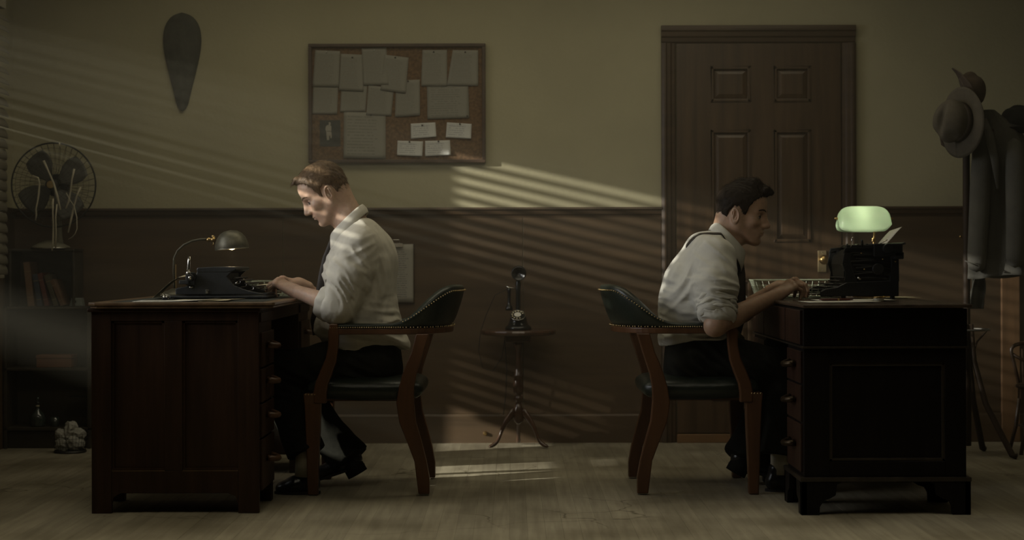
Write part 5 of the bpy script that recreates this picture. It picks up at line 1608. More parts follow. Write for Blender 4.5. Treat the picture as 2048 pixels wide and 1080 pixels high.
# carriage
obj('platen', MB().cyl((X6(1768), UY0-.05, Z6(499)), (X6(1768), UY1+.05, Z6(499)), .019, n=20), M_blackm, tw2)
obj('platen_knob', MB().lathe([(.006,-.03), (.019,-.029), (.020,-.020), (.020,-.008), (.010,-.006), (.008,0)], (X6(1768), UY0-.05, Z6(499)), 20, 'y'), M_black, tw2)
obj('carriage_frame', MB().box(X6(1742), X6(1800), UY0-.045, UY0-.035, Z6(515), Z6(489)), M_black, tw2, bevel=.004)
obj('carriage_frame', MB().box(X6(1742), X6(1800), UY1+.035, UY1+.045, Z6(515), Z6(489)), M_black, tw2, bevel=.004)
obj('carriage_rail', MB().box(X6(1784), X6(1802), UY0-.045, UY1+.045, Z6(520), Z6(506)), M_black, tw2, bevel=.003)
obj('paper_table', MB().prism(sp([(1744,491), (1744,489), (1800,488.5), (1806,486), (1808,490), (1802,492)]), UY0-.03, UY1+.03), mat('worn_black_top', (.05,.05,.045), .4), tw2, bevel=.001)
obj('margin_rail', MB().cyl((X6(1712), UY0-.03, Z6(492)), (X6(1712), UY1+.03, Z6(492)), .004, n=8), M_chrome, tw2)
obj('front_rail', MB().box(X6(1690), X6(1742), UY0-.02, UY0-.012, Z6(498), Z6(492)), M_black, tw2, bevel=.002)
obj('line_lever', MB().tube([Vector((X6(1722), UY0-.02, Z6(494))), Vector((X6(1721), UY0-.025, Z6(484))), Vector((X6(1720), UY0-.025, Z6(481)))], [.004,.0045,.003], 8), M_black, tw2, smooth=True)
obj('return_lever', MB().tube([Vector((X6(1698), UY0-.03, Z6(497))), Vector((X6(1700), UY0-.035, Z6(478))), Vector((X6(1702), UY0-.035, Z6(476)))], .0025, 6), M_chrome, tw2, smooth=True)
obj('bell_crank', MB().tube([Vector((X6(1714), UY0-.004, Z6(556))), Vector((X6(1720), UY0-.006, Z6(561)))], .005, 8), M_chrome, tw2, smooth=True)
obj('bell_crank', MB().tube([Vector((X6(1682), UY0+.01, Z6(532))), Vector((X6(1690), UY0+.0, Z6(529)))], .0018, 6), M_chrome, tw2, smooth=True)
for k_ in range(9):
    zz_ = 505+k_*6.5
    obj('side_link', MB().tube([Vector((X6(1700+(k_ % 3)*6), UY0+.006, Z6(zz_))), Vector((X6(1735+(k_*7) % 20), UY0+.004, Z6(zz_+4-(k_*5) % 9))), Vector((X6(1788-(k_*11) % 24), UY0+.006, Z6(zz_+2)))], .0026+.0008*(k_ % 2), 6), M_blackm, tw2)
for k_ in range(7):
    obj('top_stud', MB().cyl((X6(1695+k_*8), UY0+.01+.01*(k_ % 3), Z6(497)), (X6(1695+k_*8+(k_ % 2)*2), UY0+.01+.01*(k_ % 3), Z6(489+(k_*3) % 5)), .0035, n=8), M_black, tw2)
obj('draw_band_wheel', MB().lathe([(0,-.006), (.022,-.006), (.024,-.003), (.024,.003), (.022,.006), (0,.006)], (X6(1755), UY0-.004, Z6(540)), 24, 'y'), M_blackm, tw2, bevel=.001)
for q in ((1722, 508), (1728, 540), (1765, 520), (1790, 525)):
    obj('screw', MB().ell((X6(q[0]), UY0-.002, Z6(q[1])), (.004,.002,.003), 8, 4), M_brass, tw2, smooth=True)
rows = [(1656, 576), (1667, 570), (1679, 563.5), (1691, 557)]
for ri, (kx, ky) in enumerate(rows):
    for k in range(10):
        y = UY0+.025+.029*k+.005*(3-ri)
        key = obj('key', MB().lathe([(0, -.003), (.0078, -.003), (.0088, -.001), (.0088, .0015), (.0075, .0025), (0, .0018)], (X6(kx), y, Z6(ky)), 12), M_keytop, tw2)
        obj('key_lever', MB().tube([Vector((X6(kx), y, Z6(ky)-.002)), Vector((X6(kx)+.003, y, Z6(ky)-.014)), Vector((X6(kx)+.05, y, Z6(ky)-.010))], .0016, 5), M_blackm, key)
obj('shift_key', MB().box(X6(1687), X6(1692), UY0+.005, UY0+.02, Z6(556), Z6(543)), M_black, tw2, bevel=.002)
obj('space_bar', MB().box(X6(1644), X6(1650), UY0+.07, UY1-.07, Z6(583), Z6(580)), M_black, tw2, bevel=.001)
# sheet in the roller
def p2(u, v):
    c = [(1774,492), (1785,480), (1797,466), (1808,455)]
    k = u*3; i = min(int(k), 2); t = k-i
    a = c[i][0]*(1-t)+c[i+1][0]*t; b = c[i][1]*(1-t)+c[i+1][1]*t
    return (X6(a), UY0+.04+.215*v, Z6(b)-.012*v)
o = obj('typing_sheet', MB().sheet(p2, 10, 3, .0005), M_paper, None, smooth=True); tag(o, 'white sheet sticking up out of the tall black typewriter', 'paper')
o = obj('paper_bail', MB().tube([Vector((X6(1765), UY0+.05, Z6(489))), Vector((X6(1779), UY0+.04, Z6(481)))], .0022, 6), M_chrome, tw2, smooth=True)

# ---------- banker's lamp
yb = 7.10
bl = empty('banker_lamp', (Pz(1745,560,yb).x, yb, RT), 'lit green glass desk lamp behind the tall typewriter', 'lamp')
bxx = Pz(1745,560,yb).x
obj('base', MB().lathe([(0,0), (.082,0), (.085,.005), (.078,.014), (.035,.024), (.014,.034), (0,.036)], (bxx, yb, RT), 32), M_brass, bl, smooth=True)
obj('stem', MB().tube([Vector((bxx, yb, RT+.03)), Vector((bxx+.002, yb, Pz(0,520,yb).z)), Pz(1748,484,yb), Pz(1749,468,yb), Pz(1744,446,yb), Pz(1730,438,yb)], [.006,.0055,.0055,.005,.005,.005], 12), M_brass, bl, smooth=True)
obj('stem_collar', MB().lathe([(.0,-.004), (.009,-.003), (.010,0), (.007,.006), (.009,.010), (.006,.014)], Pz(1747,484,yb), 16), M_brass, bl, smooth=True)
gx0, gx1 = Pz(1675,440,yb).x, Pz(1780,440,yb).x
zt_, zbm = Pz(0,414,yb).z, Pz(0,468,yb).z
gm = bpy.data.materials.new('green_cased_glass'); gm.use_nodes = True
nt = gm.node_tree; nd = nt.nodes; bs = nd['Principled BSDF']
bs.inputs['Base Color'].default_value = (0.42,0.52,0.40,1); bs.inputs['Roughness'].default_value = .16
tr = nd.new('ShaderNodeBsdfTranslucent'); tr.inputs['Color'].default_value = (0.80,0.90,0.74,1)
mxs = nd.new('ShaderNodeMixShader'); mxs.inputs[0].default_value = .62
nt.links.new(bs.outputs[0], mxs.inputs[1]); nt.links.new(tr.outputs[0], mxs.inputs[2]); nt.links.new(mxs.outputs[0], nd['Material Output'].inputs['Surface'])
gm.name = 'green_cased_glass'
def gs(u, v):
    # u along x (0..1), v around from front bottom edge over the top to the back edge
    e = abs(u*2-1)
    rz = (1-e**5)**.5 if e < 1 else 0.0
    k = .30+.70*rz
    x = gx0+(gx1-gx0)*u
    e_ = max(0, min(1, (u-.80)/.2)); st_ = -22+26*e_*e_
    a = math.radians(st_)+v*math.radians(180-2*st_)
    R_ = .072
    hh = (zt_-zbm)
    y = yb-math.cos(a)*R_*(.55+.45*rz)
    z = zbm+.30*hh+math.sin(a)*hh*.70*(.25+.75*rz)+(0 if a > 0 else 0)
    if v < .12 or v > .88: pass
    return (x, y, z)
obj('glass_shade', MB().sheet(gs, 30, 22, 0.0022), gm, bl, smooth=True)
for sx_, xx in ((-1, gx0), (1, gx1)):
    obj('shade_finial', MB().lathe([(0,-.006*1), (.005,-.004), (.007,.002), (.004,.007), (.006,.011), (.0,.016)] if sx_ > 0 else [(0,-.014), (.006,-.010), (.004,-.006), (.007,-.002), (.0,.006)], (xx, yb, Pz(0,439,yb).z), 14, 'x'), M_brass, bl, smooth=True)
obj('shade_arm', MB().cyl((gx0, yb, Pz(0,439,yb).z), (gx1, yb, Pz(0,439,yb).z), .003, n=8), M_brass, bl)
fb = mat('tube_bulb_glow', (1,.95,.75), .5, emit=(1.0,.93,.68), estr=3)
bu = Pz(1722,441,yb)
obj('bulb', MB().ell(bu, (.030,.013,.013), 16, 10), fb, bl, smooth=True)
light('banker_glow', 'POINT', (bu.x-.005, yb-.022, bu.z+.010), 0.75, (1.0,.96,.80), None, shadow_soft_size=.010)

# papers, pen and a lid on the black desk
flat_sheet('paper_sheet', Pz(1680,600,6.28).x, 6.30, .27, .22, RT+.0012, .03, M_paper, 'white sheet nearest the front edge of the black desk', .003)
flat_sheet('paper_sheet', Pz(1705,600,6.5).x, 6.50, .30, .21, RT+.003, -.03, M_paper, 'white sheet partly under the front of the tall typewriter', .002)
flat_sheet('paper_sheet', Pz(1800,596,6.9).x, 6.98, .15, .24, RT+.0012, .05, M_paperd, 'cream sheet sticking out behind the tall typewriter', .002)
pn = Pz(1672,597,6.34)
pen = empty('fountain_pen', (pn.x, 6.34, RT), 'dark red pen with a brass band on the white sheet of the black desk', 'pen')
obj('barrel', MB().tube([Vector((pn.x-.065, 6.34, RT+.009)), Vector((pn.x-.05, 6.34, RT+.009)), Vector((pn.x+.01, 6.341, RT+.009)), Vector((pn.x+.05, 6.342, RT+.009)), Vector((pn.x+.066, 6.342, RT+.0085))], [.002,.0045,.0052,.004,.0012], 10), mat('dark_red_pen', (.08,.02,.012), .25), pen, smooth=True)
obj('band', MB().cyl((pn.x+.006, 6.341, RT+.009), (pn.x+.012, 6.341, RT+.009), .0056, n=12), M_brass, pen)
ld = Pz(1757,600,6.40)
jr = empty('small_jar', (ld.x, 6.40, RT), 'small shallow glass jar with a metal lid by the tall typewriter', 'jar')
obj('glass_body', MB().lathe([(0,0), (.019,0), (.021,.002), (.021,.010), (.019,.012), (0,.012)], (ld.x, 6.40, RT), 24), mat('jar_glass', (.35,.33,.26), .15, spec=.6), jr, smooth=False, bevel=.001)
obj('lid', MB().lathe([(0,.0125), (.020,.0125), (.021,.014), (.021,.018), (.019,.019), (0,.0195)], (ld.x, 6.40, RT), 24), M_brass, jr)
# ================================================================== ON AND BY THE WALLS
def Xw(px): return XP(px, 394)
def Zw(py): return ZP(py, 394)
# ---------- cork board with papers
cb = empty('notice_board', (Xw(796), YW, Zw(327)), 'wood-framed cork notice board on the back wall, covered with pinned papers', 'notice board')
M_cork = mat('brown_cork', (0.135, 0.078, 0.038), .9, var=.35, scale=(70,70,70), bump=.1, bscale=(200,200,200))
bx0, bx1, bz0, bz1 = Xw(619), Xw(972), Zw(326), Zw(88)
obj('cork', MB().box(bx0+.01, bx1-.01, YW-.016, YW-.004, bz0+.01, bz1-.01), M_cork, cb)
fw_ = .017
M_bf = mat('board_frame_wood', (0.060, 0.034, 0.020), .5, var=.2, scale=(20,9,20))
for q in ((bx0, bx1, bz1-fw_, bz1), (bx0, bx1, bz0, bz0+fw_), (bx0, bx0+fw_, bz0+fw_, bz1-fw_), (bx1-fw_, bx1, bz0+fw_, bz1-fw_)):
    obj('frame_bar', MB().box(q[0], q[1], YW-.034, YW-.0005, q[2], q[3]), M_bf, cb, bevel=.003)

def text_mat(name, base, ink, lines, words, seed, strength=.6, margin=(.08,.08), head=True):
    if name in MATS: return MATS[name]
    m = bpy.data.materials.new(name); m.use_nodes = True
    nt = m.node_tree; nd = nt.nodes; lk = nt.links; b = nd['Principled BSDF']; b.inputs['Roughness'].default_value = .85
    tc = nd.new('ShaderNodeTexCoord'); sx = nd.new('ShaderNodeSeparateXYZ'); lk.new(tc.outputs['UV'], sx.inputs[0])
    def mth(op, a, b_=None, c=None):
        n = nd.new('ShaderNodeMath'); n.operation = op
        for i, q in enumerate((a, b_, c)):
            if q is None: continue
            if isinstance(q, (int, float)): n.inputs[i].default_value = q
            else: lk.new(q, n.inputs[i])
        return n.outputs[0]
    u, v = sx.outputs[0], sx.outputs[1]
    ln = mth('MULTIPLY', v, lines); fr = mth('FRACT', ln); row = mth('FLOOR', ln)
    inl = mth('LESS_THAN', mth('ABSOLUTE', mth('SUBTRACT', fr, .5)), .20)
    cm = nd.new('ShaderNodeCombineXYZ'); lk.new(mth('MULTIPLY', u, words), cm.inputs[0]); lk.new(mth('MULTIPLY', row, 7.31+seed), cm.inputs[1])
    nz = nd.new('ShaderNodeTexNoise'); nz.inputs['Scale'].default_value = 1; nz.inputs['Detail'].default_value = 2; lk.new(cm.outputs[0], nz.inputs['Vector'])
    wd = mth('GREATER_THAN', nz.outputs['Fac'], .44)
    cm2 = nd.new('ShaderNodeCombineXYZ'); lk.new(mth('MULTIPLY', row, 3.7+seed), cm2.inputs[0])
    nz2 = nd.new('ShaderNodeTexNoise'); nz2.inputs['Scale'].default_value = 1.3; lk.new(cm2.outputs[0], nz2.inputs['Vector'])
    end = mth('MULTIPLY_ADD', nz2.outputs['Fac'], .6, .45)
    a = mth('MULTIPLY', mth('GREATER_THAN', u, margin[0]), mth('LESS_THAN', u, mth('MINIMUM', end, 1-margin[0])))
    c = mth('MULTIPLY', mth('GREATER_THAN', v, margin[1]), mth('LESS_THAN', v, 1-margin[1]))
    msk = mth('MULTIPLY', mth('MULTIPLY', mth('MULTIPLY', inl, wd), mth('MULTIPLY', a, c)), strength)
    mx = nd.new('ShaderNodeMix'); mx.data_type = 'RGBA'; lk.new(msk, mx.inputs[0])
    mx.inputs[6].default_value = (*base, 1); mx.inputs[7].default_value = (*ink, 1)
    lk.new(mx.outputs[2], b.inputs['Base Color'])
    MATS[name] = m
    return m
def quad_paper(name, px4, y, m, label, cat, group=None, lift=0.0, curl=0.0):
    "four pixel corners TL, TR, BR, BL on the wall plane -> thin sheet with uv"
    C = [Vector((Xw(a), y, Zw(b))) for a, b in px4]
    n = 10; vs = []; uv = []
    for j in range(n+1):
        for i in range(n+1):
            u, v = i/n, j/n
            p = C[3].lerp(C[2], u).lerp(C[0].lerp(C[1], u), v)
            out = lift*(1-v)**2+curl*((1-v)*(u))**2*1.0
            p.y -= out; vs.append(tuple(p)); uv.append((u, v))
    fs = [(j*(n+1)+i, j*(n+1)+i+1, (j+1)*(n+1)+i+1, (j+1)*(n+1)+i) for j in range(n) for i in range(n)]
    me = bpy.data.meshes.new(name); me.from_pydata(vs, [], fs)
    ul = me.uv_layers.new(name='uv')
    for l in me.loops: ul.data[l.index].uv = uv[l.vertex_index]
    me.materials.append(m); me.shade_smooth()
    o = bpy.data.objects.new(name, me); COL.objects.link(o); WL[o.name] = Vector()
    so = o.modifiers.new('thickness', 'SOLIDIFY'); so.thickness = .0005; so.offset = 0
    tag(o, label, cat, group)
    return o
def pin(px, py, y, m=None):
    pass
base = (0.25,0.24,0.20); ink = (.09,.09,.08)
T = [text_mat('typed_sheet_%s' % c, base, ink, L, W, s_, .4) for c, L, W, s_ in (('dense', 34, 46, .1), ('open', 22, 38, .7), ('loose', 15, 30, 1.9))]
grp = 'typed sheets pinned on the notice board'
yb_ = YW-.0165
def cr(*l): return [(600+a/4, 70+b/4) for a, b in l]
sheets = [
 (cr((112,405),(312,410),(303,632),(105,630)), 0, .0000, 'typed sheet at the left edge of the notice board, lower one of two overlapping'),
 (cr((335,440),(545,395),(530,612),(327,614)), 1, .0000, 'typed sheet in the second row of the board, above the large blank-looking sheet'),
 (cr((553,398),(757,430),(735,647),(535,640)), 1, .0008, 'tilted typed sheet in the second row, beside the dark gap in the board centre'),
 (cr((775,365),(963,358),(965,645),(765,657)), 0, .0004, 'typed sheet lowest right of the left cluster on the board'),
 (cr((1020,395),(1350,395),(1357,665),(1025,675)), 2, .0000, 'wide sheet low in the right cluster, pinned at its bottom right corner'),
 (cr((357,612),(690,625),(690,990),(354,985)), 2, .0012, 'large pale sheet at the bottom of the board beside the photograph'),
 (cr((130,120),(328,130),(318,415),(108,412)), 0, .0016, 'typed sheet in the top left corner of the notice board'),
 (cr((333,150),(505,158),(515,452),(318,442)), 1, .0014, 'second typed sheet from the left in the top row of the board'),
 (cr((500,108),(697,100),(715,402),(515,402)), 0, .0020, 'highest typed sheet of the board, third from the left in the top row'),
 (cr((680,158),(875,183),(850,468),(650,440)), 1, .0026, 'clockwise-tilted typed sheet, right end of the left cluster top row'),
 (cr((985,122),(1182,122),(1182,412),(975,410)), 0, .0010, 'left one of the two top sheets in the right cluster of the board'),
 (cr((1228,123),(1430,125),(1430,410),(1180,405)), 1, .0014, 'typed sheet in the top right corner of the notice board')]
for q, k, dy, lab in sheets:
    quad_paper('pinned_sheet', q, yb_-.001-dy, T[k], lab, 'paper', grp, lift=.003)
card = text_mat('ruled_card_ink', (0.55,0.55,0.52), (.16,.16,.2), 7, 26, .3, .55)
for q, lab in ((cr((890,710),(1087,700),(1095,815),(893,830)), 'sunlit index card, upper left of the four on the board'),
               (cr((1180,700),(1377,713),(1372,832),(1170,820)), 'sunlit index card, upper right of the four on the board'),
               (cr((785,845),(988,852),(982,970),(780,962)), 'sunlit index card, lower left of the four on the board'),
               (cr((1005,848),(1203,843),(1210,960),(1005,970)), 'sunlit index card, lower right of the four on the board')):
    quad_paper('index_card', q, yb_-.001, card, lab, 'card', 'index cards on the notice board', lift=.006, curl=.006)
# pins
M_pin = mat('steel_pin', (.5,.5,.45), .3, metal=1); M_pind = mat('dark_pin', (.04,.03,.03), .4)
PINL = ['top left sheet','second sheet of the top row','highest sheet','clockwise-tilted sheet','lowest right sheet of the left cluster','left top sheet of the right cluster','top right corner sheet','wide low sheet, at its bottom corner','upper left index card','upper right index card','lower left index card','lower right index card','large pale bottom sheet']
for k, (a, b) in enumerate(((220,138),(427,180),(601,124),(768,182),(870,370),(1075,138),(1327,140),(1342,650),(982,722),(1283,714),(880,855),(1112,852),(575,640))):
    p = Vector((Xw(600+a/4), yb_-.004, Zw(70+b/4)))
    o = obj('drawing_pin', MB().lathe([(0,-.004), (.0035,-.003), (.0045,0), (.0015,.0005), (.0012,.004)], p, 12, 'y'), M_pin if k in (0, 2) else M_pind, None, smooth=True)
    tag(o, 'small drawing pin of the '+PINL[k]+' on the board', 'pin', 'drawing pins on the notice board')
# photograph of a man in white
ph = empty('photograph', (Xw(660), YW-.018, Zw(292)), 'dark photograph of a standing man in white, lower left of the notice board', 'photograph')
obj('print', MB().box(Xw(641), Xw(682), YW-.0185, YW-.017, Zw(292), Zw(240)), mat('dark_photo', (.028,.030,.024), .4, var=.3, scale=(60,60,60)), ph)
fg = MB()
def pc_(l): return [(Xw(640+a/10.8), Zw(220+b/10.8)) for a, b in l]
fg.prism(pc_([(205,262),(240,258),(250,290),(240,325),(262,345),(262,450),(150,450),(135,420),(140,360),(165,325),(205,315)]), YW-.0192, YW-.0185)
fg.prism(pc_([(150,450),(258,450),(272,560),(262,610),(240,600),(232,540),(215,560),(215,645),(165,645),(155,540)]), YW-.0192, YW-.0185)
obj('printed_figure', fg, mat('faded_white_print', (.30,.28,.23), .6), ph)
obj('printed_belt', MB().prism(pc_([(170,450),(258,450),(258,462),(170,460)]), YW-.0194, YW-.0192), mat('print_dark', (.03,.03,.03), .6), ph)

# ---------- carved drop-shaped plaque
mk = MB()
def mfn_pts():
    prof = [(24,0),(27,.34),(33,.60),(45,.83),(60,.96),(78,1.0),(95,.97),(115,.88),(135,.76),(160,.60),(185,.43),(200,.35),(210,.27),(217,.17),(220.5,.07),(221,0)]
    return prof
pf = mfn_pts(); cx_ = Xw(366); hwm = 39/394
vs = []; fs = []; nk = 20
for (py, f) in pf:
    r = max(f, .001)*hwm
    for k in range(nk+1):
        a = PI*k/nk
        x = math.cos(a)*r; dpt = math.sin(a)**.8*(.012+.030*f)
        ridge = .005*math.exp(-(x/(.012))**2)*f
        vs.append((cx_+x, YW-.004-dpt-ridge, Zw(py)))
for i in range(len(pf)-1):
    for k in range(nk):
        fs.append((i*(nk+1)+k, i*(nk+1)+k+1, (i+1)*(nk+1)+k+1, (i+1)*(nk+1)+k))
n0 = len(vs)
for (py, f) in pf: vs += [(cx_+max(f,.001)*hwm, YW-.001, Zw(py)), (cx_-max(f,.001)*hwm, YW-.001, Zw(py))]
for i in range(len(pf)-1):
    fs.append((i*(nk+1), (i+1)*(nk+1), n0+2*(i+1), n0+2*i)); fs.append((i*(nk+1)+nk, n0+2*i+1, n0+2*(i+1)+1, (i+1)*(nk+1)+nk))
    fs.append((n0+2*i, n0+2*(i+1), n0+2*(i+1)+1, n0+2*i+1))
mk.add(vs, fs)
o = obj('wall_plaque', mk, M_mask, None, smooth=True, sub=1); tag(o, 'dark grey drop-shaped carved plaque high on the back wall, left of the board', 'wall plaque')

# ---------- clipboard
cl = empty('clipboard', (Xw(800), YW-.03, Zw(605)), 'clipboard with a white form hanging on the wainscot behind the sandy-haired man', 'clipboard')
obj('board', MB().box(Xw(769), Xw(829), YW-.018, YW-.0125, Zw(607), Zw(487)), mat('clipboard_brown', (.05,.03,.018), .5), cl, bevel=.002)
form = text_mat('form_ink', (0.30,0.285,0.24), (.10,.10,.10), 26, 40, .9, .7)
f_ = quad_paper('form_sheet', [(772,489),(827,487.5),(827,604),(772,603)], YW-.019, form, None, None, lift=.004)
for k in ('label','category','group'):
    if k in f_: del f_[k]
f_.parent = cl; f_.location = -Vector(cl.location)
obj('clip', MB().box(Xw(780), Xw(806), YW-.030, YW-.018, Zw(494), Zw(486)).tube([(Xw(786), YW-.024, Zw(486)), (Xw(787), YW-.026, Zw(479)), (Xw(799), YW-.026, Zw(479)), (Xw(800), YW-.024, Zw(486))], .0018, 6), M_chrome, cl, bevel=.001)
struct('outlet_cap', MB().lathe([(0,-.014), (.008,-.012), (.010,-.004), (.012,0)], (Xw(970), YW-.02, Zw(866)), 12, 'y'), M_brass, bpy.data.objects['baseboard_back'])

# ---------- stepped bookcase (left corner)
SY0, SY1 = 8.15, YW-.04
sS = 404.0
def Xs(px): return XP(px, sS)
def Zs(py): return ZP(py, sS)
bk = empty('bookcase', (Xs(85), (SY0+SY1)/2, 0), 'dark stepped open bookcase in the left corner beneath the fan', 'bookcase')
def shf(name, a, b, z0, z1, y0=SY0, bev=.003): obj(name, MB().box(Xs(a), Xs(b), y0, SY1, z0, z1), M_shelfw, bk, bevel=bev)
XL0, XL1 = 8, 182
shf('shelf', XL0, XL1, Zs(616), Zs(611)); shf('shelf', XL0, XL1, Zs(739), Zs(733)); shf('shelf', XL0, XL1, Zs(858), Zs(852))
for a in (XL0, XL1-7): shf('upright', a, a+7, 0.0, Zs(611))
shf('kick_board', XL0+6, XL1-6, 0, Zs(860), SY0+.03)
obj('back_panel', MB().box(Xs(XL0+2), Xs(XL1-2), SY1-.01, SY1, .0, Zs(616)), M_shelfw, bk)
shf('shelf', 17, 150, Zs(500), Zs(495), SY0+.01)
for a in (17, 144): shf('upright', a, a+5, Zs(611), Zs(497), SY0+.02)
obj('back_panel', MB().box(Xs(19), Xs(146), SY1-.01, SY1, Zs(611), Zs(500)), M_shelfw, bk)
# books
bm_ = {'tan': (.16,.095,.055), 'blue': (.035,.045,.065), 'red': (.11,.03,.025), 'olive': (.07,.058,.035), 'brown': (.12,.065,.035)}
def book(x0, x1, ztop, lean, colr, lab, dep=.14):
    zb2 = Zs(611)+.0008; w_ = Xs(x1)-Xs(x0); h = Zs(ztop)-zb2
    Mx = Matrix.Translation((Xs(x0), SY0+.015, zb2)) @ Matrix.Rotation(lean, 4, 'Y') @ Matrix.Translation((w_, 0, 0))
    L = h/math.cos(lean)-w_*abs(math.tan(lean))
    loc = (Xs(x0), SY0+.015, zb2)
    b = empty('book', loc, lab, 'book', 'books on the bookcase')
    mt = mat('cloth_'+colr, bm_[colr], .75, var=.15, scale=(30,30,30))
    cv = MB()
    for q in ((-w_, -w_+.003), (-.003, 0)): cv.box(q[0], q[1], 0, dep, 0, L, Mx)
    obj('cover', cv, mt, b)
    obj('spine', MB().box(-w_, 0, -.003, .002, 0, L, Mx), mt, b, bevel=.002)
    obj('pages', MB().box(-w_+.003, -.003, .002, dep-.004, .004, L-.004, Mx), M_paperd, b)
    obj('spine_band', MB().box(-w_-.0002, .0002, -.0035, .0, L*.78, L*.80, Mx).box(-w_-.0002, .0002, -.0035, .0, L*.2, L*.215, Mx), mat('faded_gilt', (.18,.13,.06), .5), b)
book(56, 69, 521, math.radians(-6), 'tan', 'tall tan book at the left of the row on the bookcase')
book(75, 85, 545, math.radians(-9), 'blue', 'dark blue book second in the row on the bookcase')
book(90, 98.5, 543, math.radians(-13), 'red', 'red book leaning in the middle of the row on the bookcase')
book(108, 117, 546, math.radians(-18), 'olive', 'olive book leaning fourth in the row on the bookcase')
book(122, 130, 556, math.radians(-23), 'brown', 'brown book leaning most, at the right of the row')
# small instrument on the step
ii = empty('small_clock', (Xs(153), SY0+.06, Zs(611)), 'small pale grey wedge-shaped box with a dark dial, right of the books', 'clock')
obj('case', MB().prism([(Xs(137), Zs(611)+.001), (Xs(163), Zs(611)+.001), (Xs(160), Zs(594)), (Xs(141), Zs(594))], SY0+.03, SY0+.09), mat('pale_grey_paint', (.17,.19,.17), .45), ii, bevel=.003)
obj('dial_face', MB().lathe([(0,-.003), (.009,-.003), (.010,0)], (Xs(147), SY0+.029, Zs(601)), 16, 'y'), M_blackm, ii)
# wooden box on the middle shelf
wbx = empty('cigar_box', (Xs(107), SY0+.07, Zs(733)), 'low red-brown wooden box on the middle shelf of the bookcase', 'box')
M_wbx = mat('red_brown_box', (.15,.062,.028), .5, var=.2, scale=(10,30,30))
obj('box_body', MB().box(Xs(72), Xs(142), SY0+.02, SY0+.13, Zs(733)+.001, Zs(715)), M_wbx, wbx, bevel=.002)
obj('box_lid', MB().box(Xs(71), Xs(143), SY0+.018, SY0+.132, Zs(714.5), Zs(708)), M_wbx, wbx, bevel=.002)
# decanter and jar on the lowest shelf
M_dg = mat('dark_bottle_glass', (.03,.04,.035), .12, var=.1, spec=.8)
bt_ = empty('decanter', (Xs(70), SY0+.06, Zs(852)), 'dark glass decanter with a thin neck on the lowest shelf of the bookcase', 'bottle')
obj('bottle', MB().lathe([(0,0), (.034,0), (.037,.006), (.037,.045), (.030,.062), (.014,.078), (.008,.09), (.008,.115), (.011,.118), (.011,.121), (0,.121)], (Xs(70), SY0+.06, Zs(852)+.001), 24), M_dg, bt_, smooth=True)
obj('stopper', MB().lathe([(.004,.12), (.006,.126), (.010,.133), (.009,.142), (.004,.147), (0,.148)], (Xs(70), SY0+.06, Zs(852)+.001), 16), M_dg, bt_, smooth=True)
obj('neck_label', MB().lathe([(.0085,.098), (.0088,.099), (.0088,.104), (.0085,.105)], (Xs(70), SY0+.06, Zs(852)+.001), 16), M_paperd, bt_, smooth=True)
jj = obj('glass_tumbler', MB().lathe([(0,0), (.018,0), (.020,.003), (.023,.045), (.0215,.045), (.019,.006), (0,.005)], (Xs(104), SY0+.06, Zs(852)+.001), 20), M_dg, None, smooth=True); tag(jj, 'small glass right of the decanter on the lowest shelf', 'glass')
tt_ = obj('metal_tray', MB().box(Xs(134), Xs(172), SY0+.02, SY0+.12, Zs(793), Zs(792)), M_iron, bk)

# ---------- electric fan
fc = Vector((XP(104,408), 8.09, ZP(367,408)))
sF = F/8.09
fn_ = empty('electric_fan', (fc.x, 8.22, Zs(495)), 'old wire-cage electric fan with ribbons, on top of the bookcase', 'fan')
Rf = 84.5/sF
fyo = fc.y
M_cage = mat('dark_fan_wire', (.035,.035,.030), .4, metal=.6)
def ring(r, y, w_): return MB().tube([Vector((fc.x+r*math.cos(a), y, fc.z+r*math.sin(a))) for a in [2*PI*k/48 for k in range(48)]], w_, 6, closed=True)
obj('cage_rim', ring(Rf, fyo+.03, .0042), M_cage, fn_, smooth=True)
cg = MB()
for k in range(7):
    t = (k+1)/8; r = Rf*t; y = fyo+.03-.055*math.sqrt(max(0, 1-t*t))
    cg.tube([Vector((fc.x+r*math.cos(a), y, fc.z+r*math.sin(a))) for a in [2*PI*q/40 for q in range(40)]], .0007, 4, closed=True)
for k in range(40):
    a = 2*PI*k/40; pts = []
    for j in range(7):
        t = .10+.90*j/6; r = Rf*t; y = fyo+.03-.055*math.sqrt(max(0, 1-t*t))
        aa = a+.35*(t-.1)
        pts.append(Vector((fc.x+r*math.cos(aa), y, fc.z+r*math.sin(aa))))
    cg.tube(pts, .0008, 4, caps=False)
    pts = [Vector((fc.x+Rf*t*math.cos(a), fyo+.03+.05*math.sqrt(max(0, 1-t*t)), fc.z+Rf*t*math.sin(a))) for t in (1, .8, .5, .25)]
    cg.tube(pts, .0010, 4, caps=False)
o = obj('cage_wires', cg, M_cage, fn_, fix=False); o['kind'] = 'stuff'
obj('badge', MB().lathe([(0,-.004), (.018,-.003), (.020,0), (.018,.003), (0,.003)], (fc.x, fyo-.025, fc.z), 24, 'y'), M_brass, fn_)
M_blade = mat('grey_fan_blade', (.085,.083,.068), .5, metal=.1)
for k in range(4):
    a0 = math.radians(35+90*k)
    def bf(u, v):
        r = .030+(Rf*.86-.030)*u; sp_ = (.35+.42*math.sin(PI*min(1, u*.75+.18)))*(v-.5)*1.5
        a = a0+sp_
        return (fc.x+r*math.cos(a), fyo+.035+(v-.5)*.045*(.4+.6*u), fc.z+r*math.sin(a))
    obj('blade', MB().sheet(bf, 10, 10, .0015), M_blade, fn_, smooth=True)
obj('hub', MB().lathe([(0,.005), (.022,.008), (.028,.018), (.028,.05), (.02,.06)], (fc.x, fyo, fc.z), 24, 'y'), M_cage, fn_, smooth=True)
